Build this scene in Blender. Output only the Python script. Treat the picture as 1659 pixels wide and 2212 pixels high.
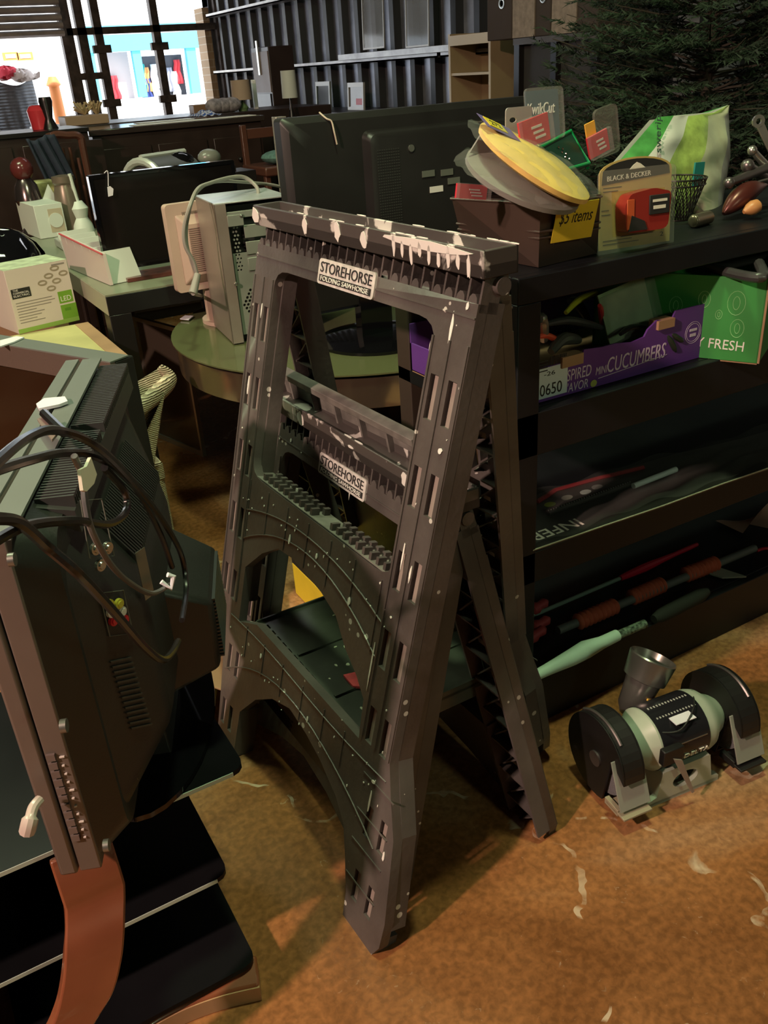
import bpy, bmesh, math, random
from mathutils import Vector as V, Matrix
import numpy as np
for o in list(bpy.data.objects): bpy.data.objects.remove(o)
SC = bpy.context.scene; COL = SC.collection
random.seed(7)
# ---------------------------------------------------------------- camera (room axes: +Y runs along the right wall to the street window)
F_PX, CX, CY = 1878.0, 829.5, 1106.0
PITCH, ROLL, YAW, EYE = math.radians(27.1), math.radians(3.87), math.radians(28.5), 1.3
_d = np.array([math.sin(ROLL)*math.cos(PITCH), math.cos(ROLL)*math.cos(PITCH), math.sin(PITCH)])
_f = np.array([0, 0, 1.]); _y = _f - _f.dot(_d)*_d; _y /= np.linalg.norm(_y)
_x = np.cross(_d, _y); _x = _x if _x[0] > 0 else -_x
_R = np.array([math.cos(YAW)*_x + math.sin(YAW)*_y, math.cos(YAW)*_y - math.sin(YAW)*_x, -_d])
cam_d = bpy.data.cameras.new('camera'); cam = bpy.data.objects.new('camera', cam_d); COL.objects.link(cam)
cam_d.sensor_fit = 'HORIZONTAL'; cam_d.sensor_width = 36; cam_d.lens = 36*F_PX/1659; cam_d.clip_start = .02; cam_d.clip_end = 200
_c = _R @ np.array([[1, 0, 0], [0, -1, 0], [0, 0, -1]]).T
cam.matrix_world = Matrix(((_c[0][0], _c[0][1], _c[0][2], 0), (_c[1][0], _c[1][1], _c[1][2], 0), (_c[2][0], _c[2][1], _c[2][2], EYE), (0, 0, 0, 1)))
SC.camera = cam
def ray(px, py):
    w = _R @ np.array([px-CX, py-CY, F_PX]); return w/np.linalg.norm(w)
def _at(px, py, i, val):
    r = ray(px, py); o = (0, 0, EYE); t = (val-o[i])/r[i]; return V([o[k]+t*r[k] for k in range(3)])
def ax(px, py, v): return _at(px, py, 0, v)      # survey helpers: the point seen at a photo coordinate, at known x, y or z in the room
def ay(px, py, v): return _at(px, py, 1, v)
def az(px, py, v): return _at(px, py, 2, v)
# ---------------------------------------------------------------- world, sun, lamps, exposure
SC.view_settings.view_transform = 'Standard'; SC.view_settings.look = 'None'
SC.view_settings.exposure = 0.0; SC.view_settings.gamma = 1.0; SC.view_settings.use_curve_mapping = False
wd = bpy.data.worlds.new('world'); SC.world = wd; wd.use_nodes = True
bg = wd.node_tree.nodes['Background']; bg.inputs[0].default_value = (.75, .86, 1, 1); bg.inputs[1].default_value = 3.5
sd = bpy.data.lights.new('sun', 'SUN'); sd.energy = 9; sd.angle = .01; sd.color = (1, .97, .92)
sun = bpy.data.objects.new('sun', sd); COL.objects.link(sun)
sun.rotation_euler = V((-.25, .75, -1)).to_track_quat('-Z', 'Y').to_euler()
def area(name, loc, target, sx, sy, power, col, spread=180):
    l = bpy.data.lights.new(name, 'AREA'); l.shape = 'RECTANGLE'; l.size = sx; l.size_y = sy; l.energy = power; l.color = col; l.spread = math.radians(spread)
    o = bpy.data.objects.new(name, l); COL.objects.link(o); o.location = loc
    o.rotation_euler = (V(target)-V(loc)).to_track_quat('-Z', 'Y').to_euler(); return o
area('ceiling_tube_light', (.75, .95, 3.5), (.6, 1.2, 0), .22, .22, 50, (.78, 1, .54))
area('counter_tube_light', (.9, -2.4, 2.3), (1.2, 1.2, .4), .3, .3, 13, (.8, 1, .62))
area('warm_ceiling_light', (-2.5, .35, 2.95), (.6, 1.1, 0), .14, .14, 175, (1, .68, .54))
area('aisle_tube_light', (-.2, 3.3, 3.45), (.5, 3.2, 0), .3, 1.2, 55, (.84, 1, .62))
area('wall_tube_light', (2.6, 5.6, 3.45), (3.0, 5.4, 0), .3, 1.6, 9, (.95, .97, 1))
# ---------------------------------------------------------------- materials
MT = {}
def M(key, col=(.5, .5, .5), r=.5, met=0, var=0, vs=8, bump=0, bs=60, alpha=1, trans=0, emis=None, es=0, coat=0, spec=.5):
    if key in MT: return MT[key]
    m = bpy.data.materials.new(key); m.use_nodes = True; nt = m.node_tree; b = nt.nodes['Principled BSDF']; L = nt.links
    b.inputs['Base Color'].default_value = (*col, 1); b.inputs['Roughness'].default_value = r; b.inputs['Metallic'].default_value = met
    b.inputs['Alpha'].default_value = alpha; b.inputs['Transmission Weight'].default_value = trans; b.inputs['Coat Weight'].default_value = coat
    b.inputs['Specular IOR Level'].default_value = spec
    if emis: b.inputs['Emission Color'].default_value = (*emis, 1); b.inputs['Emission Strength'].default_value = es
    tc = nt.nodes.new('ShaderNodeTexCoord')
    nz = nt.nodes.new('ShaderNodeTexNoise'); nz.inputs['Scale'].default_value = vs; nz.inputs['Detail'].default_value = 6; L.new(tc.outputs['Object'], nz.inputs['Vector'])
    if var:
        rp = nt.nodes.new('ShaderNodeValToRGB'); e = rp.color_ramp.elements
        e[0].position = .3; e[1].position = .7
        e[0].color = (*[c*(1-var) for c in col], 1); e[1].color = (*[min(1, c*(1+var)) for c in col], 1)
        L.new(nz.outputs['Fac'], rp.inputs[0]); L.new(rp.outputs[0], b.inputs['Base Color'])
    mr = nt.nodes.new('ShaderNodeMapRange'); mr.inputs['To Min'].default_value = max(.02, r*.85); mr.inputs['To Max'].default_value = min(1, r*1.15)
    L.new(nz.outputs['Fac'], mr.inputs['Value']); L.new(mr.outputs[0], b.inputs['Roughness'])
    if bump:
        n2 = nt.nodes.new('ShaderNodeTexNoise'); n2.inputs['Scale'].default_value = bs; L.new(tc.outputs['Object'], n2.inputs['Vector'])
        bp = nt.nodes.new('ShaderNodeBump'); bp.inputs['Strength'].default_value = bump; bp.inputs['Distance'].default_value = .01
        L.new(n2.outputs['Fac'], bp.inputs['Height']); L.new(bp.outputs[0], b.inputs['Normal'])
    MT[key] = m; return m
def nodes(m): return m.node_tree, m.node_tree.nodes['Principled BSDF'], m.node_tree.links
# ---------------------------------------------------------------- mesh builder
WM = {}
class MB:
    def __init__(s, m=None): s.v = []; s.f = []; s.m = m or Matrix.Identity(4)
    def add(s, vs, fs, m=None):
        n = len(s.v); mm = s.m @ m if m else s.m
        s.v += [mm @ V(p) for p in vs]; s.f += [[i+n for i in q] for q in fs]; return s
    def box(s, a, b, m=None):
        x0, x1 = sorted((a[0], b[0])); y0, y1 = sorted((a[1], b[1])); z0, z1 = sorted((a[2], b[2]))
        return s.add([(x0, y0, z0), (x1, y0, z0), (x1, y1, z0), (x0, y1, z0), (x0, y0, z1), (x1, y0, z1), (x1, y1, z1), (x0, y1, z1)],
                     [(0, 3, 2, 1), (4, 5, 6, 7), (0, 1, 5, 4), (1, 2, 6, 5), (2, 3, 7, 6), (3, 0, 4, 7)], m)
    def hexa(s, p):   # 8 corners: bottom ring then top ring
        return s.add(p, [(0, 3, 2, 1), (4, 5, 6, 7), (0, 1, 5, 4), (1, 2, 6, 5), (2, 3, 7, 6), (3, 0, 4, 7)])
    def prism(s, pts, z0, z1, m=None):
        n = len(pts); vs = [(*p, z0) for p in pts]+[(*p, z1) for p in pts]
        fs = [list(range(n))[::-1], list(range(n, 2*n))]+[(i, (i+1) % n, n+(i+1) % n, n+i) for i in range(n)]
        return s.add(vs, fs, m)
    def cyl(s, a, b, r0, r1=None, n=16, cap=True):
        a = V(a); b = V(b); r1 = r0 if r1 is None else r1; d = (b-a).normalized()
        e = d.orthogonal().normalized(); g = d.cross(e)
        vs = [a+(e*math.cos(t)+g*math.sin(t))*r0 for t in [2*math.pi*i/n for i in range(n)]]+[b+(e*math.cos(t)+g*math.sin(t))*r1 for t in [2*math.pi*i/n for i in range(n)]]
        fs = [(i, (i+1) % n, n+(i+1) % n, n+i) for i in range(n)]
        if cap: fs += [list(range(n))[::-1], list(range(n, 2*n))]
        return s.add(vs, fs)
    def lathe(s, prof, a, d, n=24):   # prof: (distance along d from a, radius)
        a = V(a); d = V(d).normalized(); e = d.orthogonal().normalized(); g = d.cross(e); vs = []; fs = []
        for h, r in prof: vs += [a+d*h+(e*math.cos(t)+g*math.sin(t))*max(r, 1e-4) for t in [2*math.pi*i/n for i in range(n)]]
        for k in range(len(prof)-1): fs += [(k*n+i, k*n+(i+1) % n, (k+1)*n+(i+1) % n, (k+1)*n+i) for i in range(n)]
        fs += [list(range(n))[::-1], [(len(prof)-1)*n+i for i in range(n)]]
        return s.add(vs, fs)
    def tube(s, path, r, n=8, closed=False):
        P = [V(p) for p in path]; N = len(P); vs = []; fs = []; up = V((0, 0, 1)); prev = None
        for i, p in enumerate(P):
            t = (P[(i+1) % N]-P[i-1]) if closed else (P[min(i+1, N-1)]-P[max(i-1, 0)]); t.normalize()
            e = (prev - t*prev.dot(t)) if prev else t.orthogonal()
            if e.length < 1e-6: e = t.orthogonal()
            e.normalize(); prev = e; g = t.cross(e); rr = r[i] if isinstance(r, (list, tuple)) else r
            vs += [p+(e*math.cos(a)+g*math.sin(a))*rr for a in [2*math.pi*k/n for k in range(n)]]
        M_ = N if closed else N-1
        for i in range(M_): fs += [(i*n+k, i*n+(k+1) % n, ((i+1) % N)*n+(k+1) % n, ((i+1) % N)*n+k) for k in range(n)]
        if not closed: fs += [list(range(n))[::-1], [(N-1)*n+k for k in range(n)]]
        return s.add(vs, fs)
    def ball(s, c, r, n=14, m=6, sc=(1, 1, 1)):
        vs = []; fs = []; c = V(c)
        for j in range(m+1):
            a = math.pi*j/m
            for i in range(n):
                t = 2*math.pi*i/n; vs.append(c+V((math.sin(a)*math.cos(t)*sc[0], math.sin(a)*math.sin(t)*sc[1], math.cos(a)*sc[2]))*r)
        for j in range(m): fs += [(j*n+i, j*n+(i+1) % n, (j+1)*n+(i+1) % n, (j+1)*n+i) for i in range(n)]
        return s.add(vs, fs)
    def grid(s, fn, nu, nv, closed_u=False):  # fn(u,v)->point
        vs = [fn(i/nu, j/nv) for j in range(nv+1) for i in range(nu+1)]
        fs = [(j*(nu+1)+i, j*(nu+1)+i+1, (j+1)*(nu+1)+i+1, (j+1)*(nu+1)+i) for j in range(nv) for i in range(nu)]
        return s.add(vs, fs)
    def mesh_from(s, me, m=None):
        s.add([v.co.copy() for v in me.vertices], [list(p.vertices) for p in me.polygons], m); bpy.data.meshes.remove(me); return s
    def plate(s, outer, holes=(), z0=0, z1=.01, m=None):
        cu = bpy.data.curves.new('c', 'CURVE'); cu.dimensions = '2D'; cu.fill_mode = 'BOTH'; cu.extrude = abs(z1-z0)/2
        for lp in [outer]+list(holes):
            sp = cu.splines.new('POLY'); sp.points.add(len(lp)-1); sp.use_cyclic_u = True
            for q, p in zip(sp.points, lp): q.co = (p[0], p[1], 0, 1)
        ob = bpy.data.objects.new('c', cu); me = bpy.data.meshes.new_from_object(ob)
        mm = Matrix.Translation((0, 0, (z0+z1)/2)); s.mesh_from(me, (m @ mm) if m else mm)
        bpy.data.objects.remove(ob); bpy.data.curves.remove(cu); return s
    def text(s, t, c, w, h, z0=0, z1=.001, m=None, rot=0, shear=0, slack=0):   # fits the words in a w x h box centred on c
        cu = bpy.data.curves.new('t', 'FONT'); cu.body = t; cu.extrude = .5; cu.align_x = 'LEFT'; cu.shear = shear; cu.offset = slack; cu.resolution_u = 3
        ob = bpy.data.objects.new('t', cu); me = bpy.data.meshes.new_from_object(ob)
        if not me.vertices: return s
        xs = [v.co.x for v in me.vertices]; ys = [v.co.y for v in me.vertices]; a, b, e, g = min(xs), max(xs), min(ys), max(ys)
        mm = Matrix.Translation((c[0], c[1], 0)) @ Matrix.Rotation(rot, 4, 'Z') @ Matrix.Diagonal((w/(b-a), h/(g-e), 1, 1)) @ Matrix.Translation((-(a+b)/2, -(e+g)/2, 0))
        for v in me.vertices: v.co.z = z1 if v.co.z > 0 else z0
        s.mesh_from(me, (m @ mm) if m else mm); bpy.data.objects.remove(ob); bpy.data.curves.remove(cu); return s
    def build(s, name, mat, parent=None, world=True, bevel=0, smooth=True, label=None, stuff=False, seg=2):
        me = bpy.data.meshes.new(name); inv = WM[parent].inverted() if (parent and world) else None
        vs = [inv @ p for p in s.v] if inv else s.v
        me.from_pydata([tuple(p) for p in vs], [], s.f); me.update()
        bm = bmesh.new(); bm.from_mesh(me); bmesh.ops.recalc_face_normals(bm, faces=bm.faces); bm.to_mesh(me); bm.free()
        me.materials.append(mat)
        if smooth: me.shade_smooth(); me.set_sharp_from_angle(angle=math.radians(35))
        o = bpy.data.objects.new(name, me); COL.objects.link(o)
        if parent: o.parent = parent; WM[o] = WM[parent] if world else WM[parent].copy()
        else: WM[o] = Matrix.Identity(4)
        if bevel:
            md = o.modifiers.new('bevel', 'BEVEL'); md.width = bevel; md.segments = seg; md.limit_method = 'ANGLE'; md.angle_limit = math.radians(40)
        if label: o['label'] = label
        if stuff: o['kind'] = 'stuff'
        return o
def frame(o, u, v):    # matrix whose x runs along u, y along v, z out of the plane
    u = V(u).normalized(); n = u.cross(V(v)).normalized(); v2 = n.cross(u); o = V(o)
    return Matrix(((u.x, v2.x, n.x, o.x), (u.y, v2.y, n.y, o.y), (u.z, v2.z, n.z, o.z), (0, 0, 0, 1)))
def thing(name, label, cat, loc=(0, 0, 0), rz=0, group=None):
    o = bpy.data.objects.new(name, None); COL.objects.link(o); o.empty_display_size = .05
    o.location = loc; o.rotation_euler = (0, 0, rz); WM[o] = Matrix.Translation(loc) @ Matrix.Rotation(rz, 4, 'Z')
    o['label'] = label; o['category'] = cat
    if group: o['group'] = group
    return o
def tag(o, label, cat, group=None):
    o['label'] = label; o['category'] = cat
    if group: o['group'] = group
    # put the origin at the base of the single mesh
    me = o.data; n = len(me.vertices); c = V((sum(v.co.x for v in me.vertices)/n, sum(v.co.y for v in me.vertices)/n, min(v.co.z for v in me.vertices)))
    me.transform(Matrix.Translation(-c)); o.location = c; WM[o] = Matrix.Translation(c)
    return o
def struct(o): o['kind'] = 'structure'; return o
def loop(pts, k=3, r=.35):   # rounds the corners of a polygon
    out = []; n = len(pts)
    for i, p in enumerate(pts):
        a = V(pts[i-1]); b = V(p); c = V(pts[(i+1) % n]); q0 = b.lerp(a, r); q1 = b.lerp(c, r)
        for j in range(k+1):
            t = j/k; out.append(tuple((q0*(1-t)**2+b*2*t*(1-t)+q1*t*t)[:2]))
    return out
def rrect(x0, y0, x1, y1, r, k=4):
    out = []
    for cx, cy, a0 in ((x1-r, y1-r, 0), (x0+r, y1-r, 90), (x0+r, y0+r, 180), (x1-r, y0+r, 270)):
        for j in range(k+1): a = math.radians(a0+90*j/k); out.append((cx+r*math.cos(a), cy+r*math.sin(a)))
    return out
def spline(pts, k=8):
    P = [V(p) for p in pts]; out = []
    for i in range(len(P)-1):
        a = P[max(i-1, 0)]; b = P[i]; c = P[i+1]; d = P[min(i+2, len(P)-1)]
        for j in range(k):
            t = j/k; out.append(.5*((2*b)+(c-a)*t+(2*a-5*b+4*c-d)*t*t+(3*b-a-3*c+d)*t**3))
    return out+[P[-1]]
# ================================================================= THE SETTING
WX, WY = 4.35, 11.4       # right wall, street wall
def floor_mat():
    m = M('stained_concrete', (.3, .13, .04), .34); nt, b, L = nodes(m); tc = nt.nodes['Texture Coordinate']
    def noise(sc, det=6, dist=0):
        n = nt.nodes.new('ShaderNodeTexNoise'); n.inputs['Scale'].default_value = sc; n.inputs['Detail'].default_value = det; n.inputs['Distortion'].default_value = dist
        L.new(tc.outputs['Object'], n.inputs['Vector']); return n
    n1 = noise(1.9, 9, .9); r1 = nt.nodes.new('ShaderNodeValToRGB'); e = r1.color_ramp.elements
    e[0].position = .32; e[0].color = (.15, .058, .018, 1); e[1].position = .68; e[1].color = (.42, .25, .14, 1)
    x = e.new(.5); x.color = (.29, .125, .045, 1)
    L.new(n1.outputs['Fac'], r1.inputs[0])
    n2 = noise(75, 8, .3); r2 = nt.nodes.new('ShaderNodeValToRGB'); e = r2.color_ramp.elements; e[0].position = .35; e[0].color = (.74, .74, .74, 1); e[1].position = .68; e[1].color = (1.22, 1.2, 1.18, 1)
    L.new(n2.outputs['Fac'], r2.inputs[0])
    mx = nt.nodes.new('ShaderNodeMix'); mx.data_type = 'RGBA'; mx.blend_type = 'MULTIPLY'; mx.inputs[0].default_value = 1
    L.new(r1.outputs[0], mx.inputs[6]); L.new(r2.outputs[0], mx.inputs[7])
    # pale trowel scratches and chalky flecks
    vo = nt.nodes.new('ShaderNodeTexVoronoi'); vo.feature = 'DISTANCE_TO_EDGE'; vo.inputs['Scale'].default_value = 1.7
    mpn = noise(3, 4); va = nt.nodes.new('ShaderNodeMixRGB'); va.inputs[0].default_value = .35; L.new(tc.outputs['Object'], va.inputs[1]); L.new(mpn.outputs['Color'], va.inputs[2]); L.new(va.outputs[0], vo.inputs['Vector'])
    lt = nt.nodes.new('ShaderNodeMath'); lt.operation = 'LESS_THAN'; lt.inputs[1].default_value = .006; L.new(vo.outputs['Distance'], lt.inputs[0])
    n3 = noise(9, 6, 1.5); r3 = nt.nodes.new('ShaderNodeValToRGB'); e = r3.color_ramp.elements; e[0].position = .5; e[0].color = (0, 0, 0, 1); e[1].position = .62; e[1].color = (.7, .7, .7, 1); L.new(n3.outputs['Fac'], r3.inputs[0])
    mu = nt.nodes.new('ShaderNodeMath'); mu.operation = 'MULTIPLY'; L.new(lt.outputs[0], mu.inputs[0]); L.new(r3.outputs[0], mu.inputs[1])
    n4 = noise(55, 3, 2); r4 = nt.nodes.new('ShaderNodeValToRGB'); e = r4.color_ramp.elements; e[0].position = .66; e[0].color = (0, 0, 0, 1); e[1].position = .74; e[1].color = (.4, .4, .4, 1); L.new(n4.outputs['Fac'], r4.inputs[0])
    m4 = nt.nodes.new('ShaderNodeMath'); m4.operation = 'MULTIPLY'; L.new(r4.outputs[0], m4.inputs[0]); L.new(r3.outputs[0], m4.inputs[1])
    ad = nt.nodes.new('ShaderNodeMath'); ad.operation = 'MAXIMUM'; L.new(mu.outputs[0], ad.inputs[0]); L.new(m4.outputs[0], ad.inputs[1])
    m2 = nt.nodes.new('ShaderNodeMix'); m2.data_type = 'RGBA'; L.new(ad.outputs[0], m2.inputs[0]); L.new(mx.outputs[2], m2.inputs[6]); m2.inputs[7].default_value = (.62, .50, .36, 1)
    L.new(m2.outputs[2], b.inputs['Base Color'])
    n5 = noise(4, 5); mr = nt.nodes.new('ShaderNodeMapRange'); mr.inputs['To Min'].default_value = .14; mr.inputs['To Max'].default_value = .36; L.new(n5.outputs['Fac'], mr.inputs['Value']); L.new(mr.outputs[0], b.inputs['Roughness'])
    b.inputs['Specular IOR Level'].default_value = .4
    return m
struct(MB().box((-6, -4, -.1), (WX+.2, WY+.2, 0)).build('floor', floor_mat()))
wallm = M('dark_plaster', (.05, .05, .055), .8, var=.3); ceilm = M('dark_ceiling', (.04, .04, .045), .9)
struct(MB().box((-6, -4, 3.7), (WX+.2, WY+.2, 3.8)).build('ceiling', ceilm))
struct(MB().box((-6.1, -4, 0), (-6, WY+.2, 3.7)).build('wall_left', wallm))
struct(MB().box((-6, -4.1, 0), (WX+.2, -4, 3.7)).build('wall_back', wallm))
# right wall: grey steel sheets between dark ribs
steel = M('galvanized_sheet', (.30, .30, .33), .38, .55, var=.35, vs=5, bump=.15, bs=9)
rib_m = M('rib_black', (.012, .012, .014), .5)
struct(MB().box((WX, -4, 0), (WX+.1, WY+.2, 3.7)).build('wall_right', steel))
rb = MB(); step = .3045
for i in range(-10, 36):
    y = 6.58+i*step
    if -3.9 < y < WY-.05: rb.prism([(WX, y-.055), (WX-.06, y-.035), (WX-.06, y+.035), (WX, y+.055)], 0, 3.7)
struct(rb.build('trim_1', rib_m))
rail_m = M('shelf_rail_steel', (.32, .31, .30), .35, .6, var=.3)
for i, (z, y0, y1) in enumerate(((1.335, 6.3, 11.2), (1.335, 4.6, 6.25), (1.93, 7.2, 11.2), (1.93, 4.0, 7.15))):
    s = MB().box((WX-.2, y0, z), (WX-.06, y1, z+.012)).box((WX-.2, y0, z), (WX-.19, y1, z+.035)).build('wall_rail', rail_m)
    lab = ['long steel wall rail at mid height near the street window', 'steel wall rail at mid height beside the tan bookcase', 'upper steel wall rail near the street window', 'upper steel wall rail behind the hanging clear panels'][i]
    tag(s, lab, 'rail', 'steel rails along the ribbed wall')
# street wall with the big steel window and the roll-up door
frm = M('rusty_window_steel', (.10, .075, .06), .6, .4, var=.5, vs=12)
brick = M('tan_brick', (.42, .27, .15), .85)
nt, b, L = nodes(brick); bt = nt.nodes.new('ShaderNodeTexBrick'); bt.inputs['Scale'].default_value = 3; bt.inputs['Color1'].default_value = (.46, .30, .17, 1); bt.inputs['Color2'].default_value = (.38, .25, .14, 1); bt.inputs['Mortar'].default_value = (.55, .45, .33, 1)
bt.inputs['Mortar Size'].default_value = .012; mp = nt.nodes.new('ShaderNodeMapping'); mp.inputs['Rotation'].default_value = (math.pi/2, 0, 0); L.new(nt.nodes['Texture Coordinate'].outputs['Object'], mp.inputs[0]); L.new(mp.outputs[0], bt.inputs['Vector']); L.new(bt.outputs['Color'], b.inputs['Base Color'])
XW = lambda px, py=150: ay(px, py, WY).x
zt = 2.62
w = MB().box((-6, WY, 0), (-1.5, WY+.2, 3.7)).box((-1.5, WY, 2.9), (WX, WY+.2, 3.7)).box((XW(157)-.02, WY, 0), (WX, WY+.2, .78))
w.box((4.27, WY, .78), (WX+.1, WY+.2, 2.9)); struct(MB().box((XW(462, 40)-.02, WY+.02, 2.06), (4.27, WY+.2, 2.9)).build('trim_3', M('grey_concrete', (.22, .21, .20), .8, var=.2))); struct(w.build('wall_front', wallm))
struct(MB().box((XW(452, 130), WY+.02, 0), (XW(452, 130)+.36, WY+.3, 2.05)).build('trim_2', brick))
f = MB()
def post(px0, py0, px1, py1, w0=.07, y=WY-.03):
    a = ay(px0, py0, y); b = ay(px1, py1, y); x = (a.x+b.x)/2
    f.box((x-w0/2, y-.05, .5), (x+w0/2, y+.05, 2.9)); return x
p0 = post(145, 60, 168, 220, .13); p1 = post(175, 30, 197, 220, .10); p2 = post(206, 30, 240, 240, .09); p3 = post(334, 30, 360, 240, .085); p4 = post(462, 30, 480, 60, .10)
for px, py, xa, xb in ((330, 62, p0, WX-.05),):
    z = ay(px, py, WY-.03).z; f.box((xa, WY-.08, z-.035), (xb, WY+.02, z+.035))
z = ay(190, 165, WY-.03).z; f.box((p0, WY-.07, z-.035), (p2, WY+.01, z+.035))
z = ay(330, 262, WY-.03).z; f.box((p0, WY-.08, z-.16), (WX, WY+.02, z-.02))
for x in (p2, p3):
    for py in (100, 215): z = ay(340, py, WY-.1).z; f.box((x-.10, WY-.12, z-.04), (x+.10, WY-.05, z+.04))
struct(f.build('window_1', frm))
shm = M('rollup_shutter', (.46, .41, .37), .5, .1, var=.2)
zb = ay(70, 83, WY).z
s = MB(); zz = zb
while zz < 3.1: s.prism([(WY-.16, zz), (WY-.20, zz+.02), (WY-.20, zz+.05), (WY-.16, zz+.07)], -1.5, p0-.05, Matrix(((0, 0, 1, 0), (1, 0, 0, 0), (0, 1, 0, 0), (0, 0, 0, 1)))); zz += .075
s.cyl((-1.5, WY-.3, 2.62), (p0, WY-.3, 2.62), .16, n=20)
struct(s.build('door_1', shm))
# ================================================================= STREET OUTSIDE
FY = 24.0
white_wall = M('sunlit_white_render', (.82, .82, .80), .9); teal = M('teal_paint', (.10, .42, .62), .7); pave = M('pale_pavement', (.6, .58, .55), .9, var=.1)
struct(MB().box((-8, WY+.2, -.12), (20, FY+6, -.02)).build('street_pavement', pave))
t = thing('shop_building', 'white and teal shop front across the street seen through the steel window', 'building', (8, FY, 0))
def FP(px, py, y=FY): return ay(px, py, y)
a = MB().box((-6, FY, -.1), (FP(212, 100).x, FY+.4, 6)).box((FP(212, 100).x, FY, FP(300, 52).z), (FP(402, 100).x, FY+.4, 6))
a.box((FP(212, 100).x, FY, -.1), (FP(402, 100).x, FY+.4, FP(300, 212).z)).box((FP(402, 100).x, FY, -.1), (14, FY+.4, 6)); a.build('wall', white_wall, t)
z0, z1 = FP(330, 108).z, FP(330, 72).z
MB().box((FP(186, 100).x, FY-.2, z0), (FP(450, 100).x, FY, z1)).build('fascia', teal, t)
MB().box((FP(186, 100).x, FY-.15, FP(330, 62).z), (FP(450, 100).x, FY, FP(330, 52).z)).build('fascia', teal, t)
for x0, x1 in ((288, 306), (404, 424), (190, 206)):
    MB().box((FP(x0, 150).x, FY-.15, FP(330, 208).z), (FP(x1, 150).x, FY, z0)).build('pillar', teal, t)
dk = M('dark_shop_interior', (.05, .05, .06), .6)
MB().box((FP(306, 150).x, FY+.3, FP(330, 212).z), (FP(404, 150).x, FY+.35, FP(330, 120).z)).build('display_window', dk, t)
MB().box((FP(222, 150).x, FY+.3, FP(330, 212).z), (FP(288, 150).x, FY+.35, z0)).build('display_window', M('pale_shop_interior', (.5, .42, .4), .8), t)
cols = [('teal', (.02, .3, .28)), ('orange', (.8, .35, .12)), ('white', (.8, .8, .8)), ('navy', (.03, .05, .2)), ('white', (.85, .85, .85)), ('red', (.6, .04, .05)), ('grey', (.3, .3, .35)), ('white', (.8, .8, .8)), ('red', (.7, .08, .08))]
spots = [(309, 165), (318, 172), (335, 165), (321, 196), (338, 190), (385, 155), (368, 172), (380, 180), (250, 190)]
for (cn, c), (px, py) in zip(cols, spots):
    p = FP(px, py, FY+.22); g = MB(); wv = .17
    g.grid(lambda u, v: p+V(((u-.5)*wv*(1.2-.4*v)+.02*math.sin(v*9), .03*math.cos(u*14), -.28*0+(v-.5)*.55)), 12, 6)
    o = g.build('hanging_garment', M('cloth_'+cn, c, .9)); md = o.modifiers.new('s', 'SOLIDIFY'); md.thickness = .03
    tag(o, f'{cn} garment hanging outside the shop across the street, ' + ('under the teal fascia beside the post' if py < 170 else 'in the lower row of the display'), 'clothing', 'garments displayed across the street')
GL = ['teal garment at the left end of the display across the street', 'orange garment in the upper row across the street', 'white garment beside the window post across the street', 'navy garment low in the display across the street', 'white garment lowest in the display across the street', 'red garment highest in the right shop window across the street', 'grey garment in the right shop window across the street', 'white garment in the right shop window across the street', 'red garment in the pale left shop window across the street']
for o, l in zip([o for o in COL.objects if o.name.startswith('hanging_garment')], GL): o['label'] = l
# orange traffic-like post outside, framed signs, tarp covered stall by the roll-up door
pp = ay(136, 240, 13.5); m_or = M('orange_plastic', (.75, .24, .06), .6); t_ = MB(); zt = ay(122, 165, 13.5).z
t_.lathe([(0, .16), (.05, .16), (.07, .13), (.4, .11), (.42, .13), (.46, .13), (.48, .10), (.8, .09), (.82, .11), (.86, .11), (.88, .08), (zt+.0-.12, .07), (zt-.1, .10), (zt, .05)], (pp.x-.05, 13.5, 0), (0, 0, 1), 16)
tag(t_.build('traffic_channelizer', m_or), 'orange ringed traffic post standing outside the roll-up door', 'traffic post')
tq = MB(); c0 = ay(5, 290, 12.3); 
zt = ay(60, 175, 12.3).z; xl, xr = ay(-60, 200, 12.3).x, ay(100, 285, 12.3).x; xt = ay(68, 178, 12.3).x
tq.grid(lambda u, v: V((xl+(xr-xl)*u*(1-v)+(xt-xl)*u*v, 12.3-.25*math.sin(u*3)+.03*math.sin(u*40+v*5)*(1-v), -.01+(zt+.01)*v+.04*math.sin(u*7)*v)), 60, 20)
tarp = M('grey_tarp', (.13, .13, .135), .45, var=.2, vs=20)
nt, b, L = nodes(tarp); wv = nt.nodes.new('ShaderNodeTexWave'); wv.inputs['Scale'].default_value = 9; wv.bands_direction = 'Z'; bp = nt.nodes.new('ShaderNodeBump'); bp.inputs['Strength'].default_value = .8; bp.inputs['Distance'].default_value = .03; L.new(nt.nodes['Texture Coordinate'].outputs['Object'], wv.inputs[0]); L.new(wv.outputs['Fac'], bp.inputs['Height']); L.new(bp.outputs[0], b.inputs['Normal'])
o = tq.build('tarpaulin', tarp); md = o.modifiers.new('s', 'SOLIDIFY'); md.thickness = .01; tag(o, 'silvery grey tarpaulin draped over a stall at the roll-up door', 'tarpaulin')
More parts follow.
